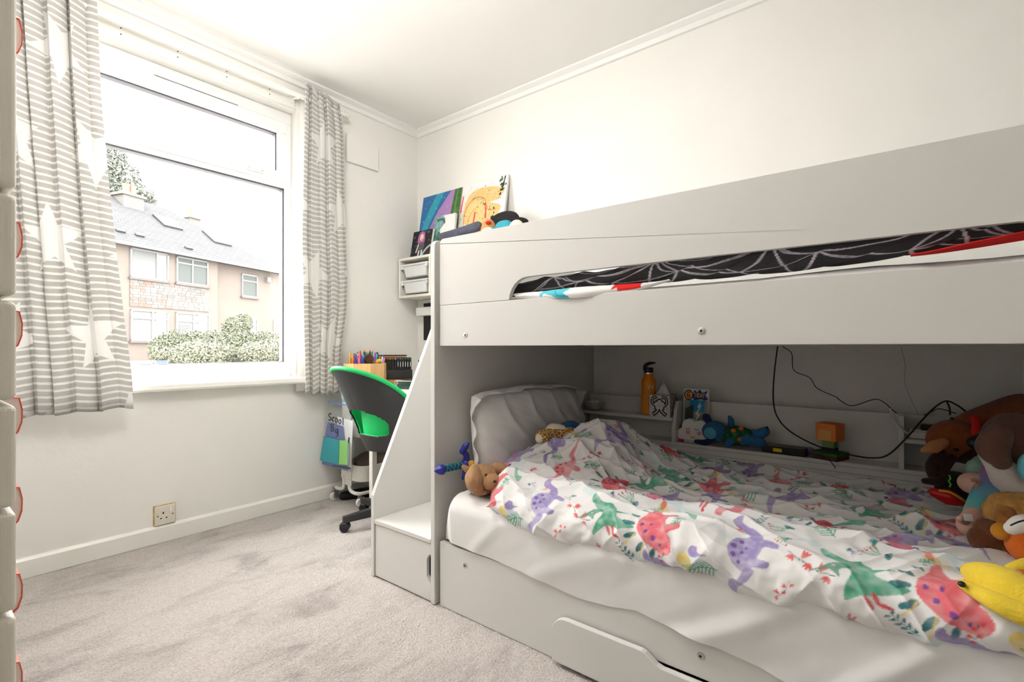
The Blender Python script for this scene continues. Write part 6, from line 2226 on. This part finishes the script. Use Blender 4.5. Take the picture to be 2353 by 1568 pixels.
if rn_.z < 0:
    rn_ = -rn_
for (px, py, w_, h_) in ((385, 513, .95, 1.0), (498, 550, 1.05, 1.1)):
    p = on_roof(px, py)
    RM = Matrix((EV, slope, rn_)).transposed()
    sk = MB().obox(p + rn_ * .03, (w_, h_, .12), RM).build('skylight', M('skylight_frame', (0.022, 0.022, 0.024), .5), hs)
    MB().obox(p + rn_ * .10, (w_ * .8, h_ * .8, .02), RM).build('pane', M('sky_glass', (0.099, 0.102, 0.105), .5), sk)
for (px, py) in ((276, 533), (320, 543), (433, 572)):
    p = on_roof(px, py)
    MB().obox(p + rn_ * .04, (.34, .14, .10), Matrix((EV, slope, rn_)).transposed()).build('roof_vent', M('skylight_frame', (0, 0, 0)), hs)
# chimneys
def chimney(px0, px1, pyb, pyt, off, pots):
    b0 = ray_fac(px0, pyb, off)
    b1 = ray_fac(px1, pyb, off)
    s0, s1 = (b0 - E0).dot(EV), (b1 - E0).dot(EV)
    zt = ray_fac((px0 + px1) / 2, pyt, off).z
    c_ = HB().hbox(s0, s1, b0.z - 1.2, zt, off - .8, off).build('chimney', M('grey_render', (.085, .08, .072), .95, var=.15, vscale=2), hs)
    HB().hbox(s0 - .08, s1 + .08, zt, zt + .12, off - .88, off + .08).build('chimney_cap', M('grey_render', (0, 0, 0)), c_)
    for q in pots:
        sp_ = s0 + (s1 - s0) * q
        MB().lathe([(.16, 0), (.14, .3), (.16, .45), (.17, .5)], fac(sp_, zt + .12, off - .4), 14).build('chimney_pot', M('terracotta_pot', (.16, .075, .055), .8), c_, smooth=40)


chimney(284, 331, 500, 452, -2.6, (.40, .70))
chimney(437, 460, 512, 503, -4.6, (.55,))
# antenna
MB().tube([ray_fac(421, 500, -4.6), ray_fac(420, 482, -4.6)], .02, 6).build('aerial', M('grey_gutter', (0, 0, 0)), hs)


def leaf_cluster(name, blobs, n, size, mats, seed, parent=None):
    """foliage made of many leaf quads around ellipsoid shells"""
    r = np.random.RandomState(seed)
    vs, fs, mi = [], [], []
    tot = sum(b[1][0] * b[1][1] + b[1][2] * b[1][0] for b in blobs)
    for (c, rad) in blobs:
        k = int(n * (rad[0] * rad[1] + rad[2] * rad[0]) / tot)
        d = r.randn(k, 3)
        d /= np.linalg.norm(d, axis=1)[:, None]
        rr_ = r.uniform(.72, 1.05, (k, 1))
        p = np.array(c) + d * rr_ * np.array(rad)
        a = r.randn(k, 3)
        a /= np.linalg.norm(a, axis=1)[:, None]
        b = np.cross(a, d)
        b /= np.linalg.norm(b, axis=1)[:, None] + 1e-9
        sz = size * r.uniform(.6, 1.3, (k, 1))
        q = np.stack([p - a * sz, p + b * sz * .45, p + a * sz, p - b * sz * .45], 1)
        o = len(vs) * 1
        base = sum(len(x) for x in vs)
        vs.append(q.reshape(-1, 3))
        fs.append(base + np.arange(4 * k).reshape(k, 4))
        mi.append(r.randint(0, len(mats), k))
    V = np.concatenate(vs)
    Fc = np.concatenate(fs)
    Mi = np.concatenate(mi)
    me = bpy.data.meshes.new(name)
    org = np.array([(V[:, 0].min() + V[:, 0].max()) / 2, (V[:, 1].min() + V[:, 1].max()) / 2, V[:, 2].min()])
    me.vertices.add(len(V))
    me.vertices.foreach_set('co', (V - org).astype(np.float32).ravel())
    me.loops.add(Fc.size)
    me.loops.foreach_set('vertex_index', Fc.ravel().astype(np.int32))
    me.polygons.add(len(Fc))
    me.polygons.foreach_set('loop_start', np.arange(0, Fc.size, 4, dtype=np.int32))
    me.update(calc_edges=True)
    for m in mats:
        me.materials.append(m)
    me.polygons.foreach_set('material_index', Mi.astype(np.int32))
    o = bpy.data.objects.new(name, me)
    C.objects.link(o)
    org = Vector(org)
    o.location = org - (wl(parent) if parent else Vector((0, 0, 0)))
    if parent:
        o.parent = parent
    WLOC[o.name] = org
    return o


LF = [M('leaf_a', (0.053, 0.062, 0.037), .8), M('leaf_b', (0.071, 0.081, 0.050), .8), M('leaf_c', (0.040, 0.048, 0.028), .8)]
LY = [M('leaf_d', (0.084, 0.088, 0.058), .8), M('leaf_e', (0.108, 0.108, 0.081), .8), M('leaf_f', (0.068, 0.076, 0.046), .8)]
LG = [M('leaf_g', (0.077, 0.085, 0.070), .8), M('leaf_h', (0.065, 0.073, 0.060), .8)]
BARK = M('bark', sl(110, 96, 84), .9)


def tree(name, blobs, n, size, mats, seed, label, cat, trunk):
    t = thing(name, trunk[0], label, cat)
    leaf_cluster('foliage', blobs, n, size, mats, seed, t)
    MB().tube(trunk, [.12 if cat == 'tree' else .03] * len(trunk), 8).build('trunk', BARK, t, smooth=60)
    return t


tc0 = at(262, 420, 34)
tree('conifer_tree', [(tc0, (1.6, 1.6, 2.0)), (tc0 + Vector((.6, 0, -1.2)), (2.0, 1.8, 1.6)), (tc0 + Vector((-1.0, 0, .4)), (1.4, 1.4, 1.6)), (at(335, 452, 34), (.6, .6, .5)), (tc0 + Vector((.1, 0, 1.6)), (.7, .7, 1.0))], 9000, .14, LG, 1, 'hazy grey green tree rising behind the house roof', 'tree', [Vector((tc0.x, tc0.y, .4)), tc0])
h0, h1 = at(405, 805, 15.5), at(600, 805, 16.5)
tree('hedge', [(h0.lerp(h1, t), (.75, .55, .62)) for t in (0, .2, .4, .6, .8, 1.0)] + [(at(650, 805, 16.5), (.7, .5, .6))], 26000, .045, LF, 2, 'clipped green hedge in front of the house', 'hedge', [Vector((h0.x, h0.y, .2)), h0])
s0_ = at(470, 815, 12.5)
tree('variegated_shrub', [(s0_, (.75, .5, .36)), (s0_ + Vector((.5, .1, -.05)), (.5, .4, .3)), (s0_ + Vector((-.5, 0, -.08)), (.45, .4, .28))], 12000, .04, LY, 3, 'pale variegated shrub in front of the green hedge', 'shrub', [Vector((s0_.x, s0_.y, .1)), s0_])
s1_ = at(605, 812, 13.0)
tree('variegated_shrub', [(s1_, (.6, .4, .34)), (s1_ + Vector((.4, .1, .05)), (.5, .4, .3))], 9000, .04, LY, 4, 'pale variegated shrub at the right end of the hedge', 'shrub', [Vector((s1_.x, s1_.y, .1)), s1_])
s2_ = at(543, 752, 19.5)
tree('garden_bush', [(s2_, (.5, .45, .42)), (s2_ + Vector((.25, 0, .15)), (.35, .35, .4))], 5000, .05, LF + LY, 5, 'round leafy bush standing by the house wall', 'bush', [Vector((s2_.x, s2_.y, .3)), s2_])
pt = at(372, 830, 10.8)
po = thing('plant_pot', (pt.x, pt.y, .449), 'blue garden pot with a small pale plant beside the hedge', 'plant pot')
MB().lathe([(.08, .449), (.09, pt.z - .12), (.13, pt.z), (.14, pt.z + .02)], (pt.x, pt.y, 0), 18).build('pot', M('blue_glaze', sl(60, 72, 108), .3), po, smooth=40)
leaf_cluster('foliage', [(pt + Vector((.0, 0, .16)), (.20, .2, .16))], 900, .035, LY, 6, po)
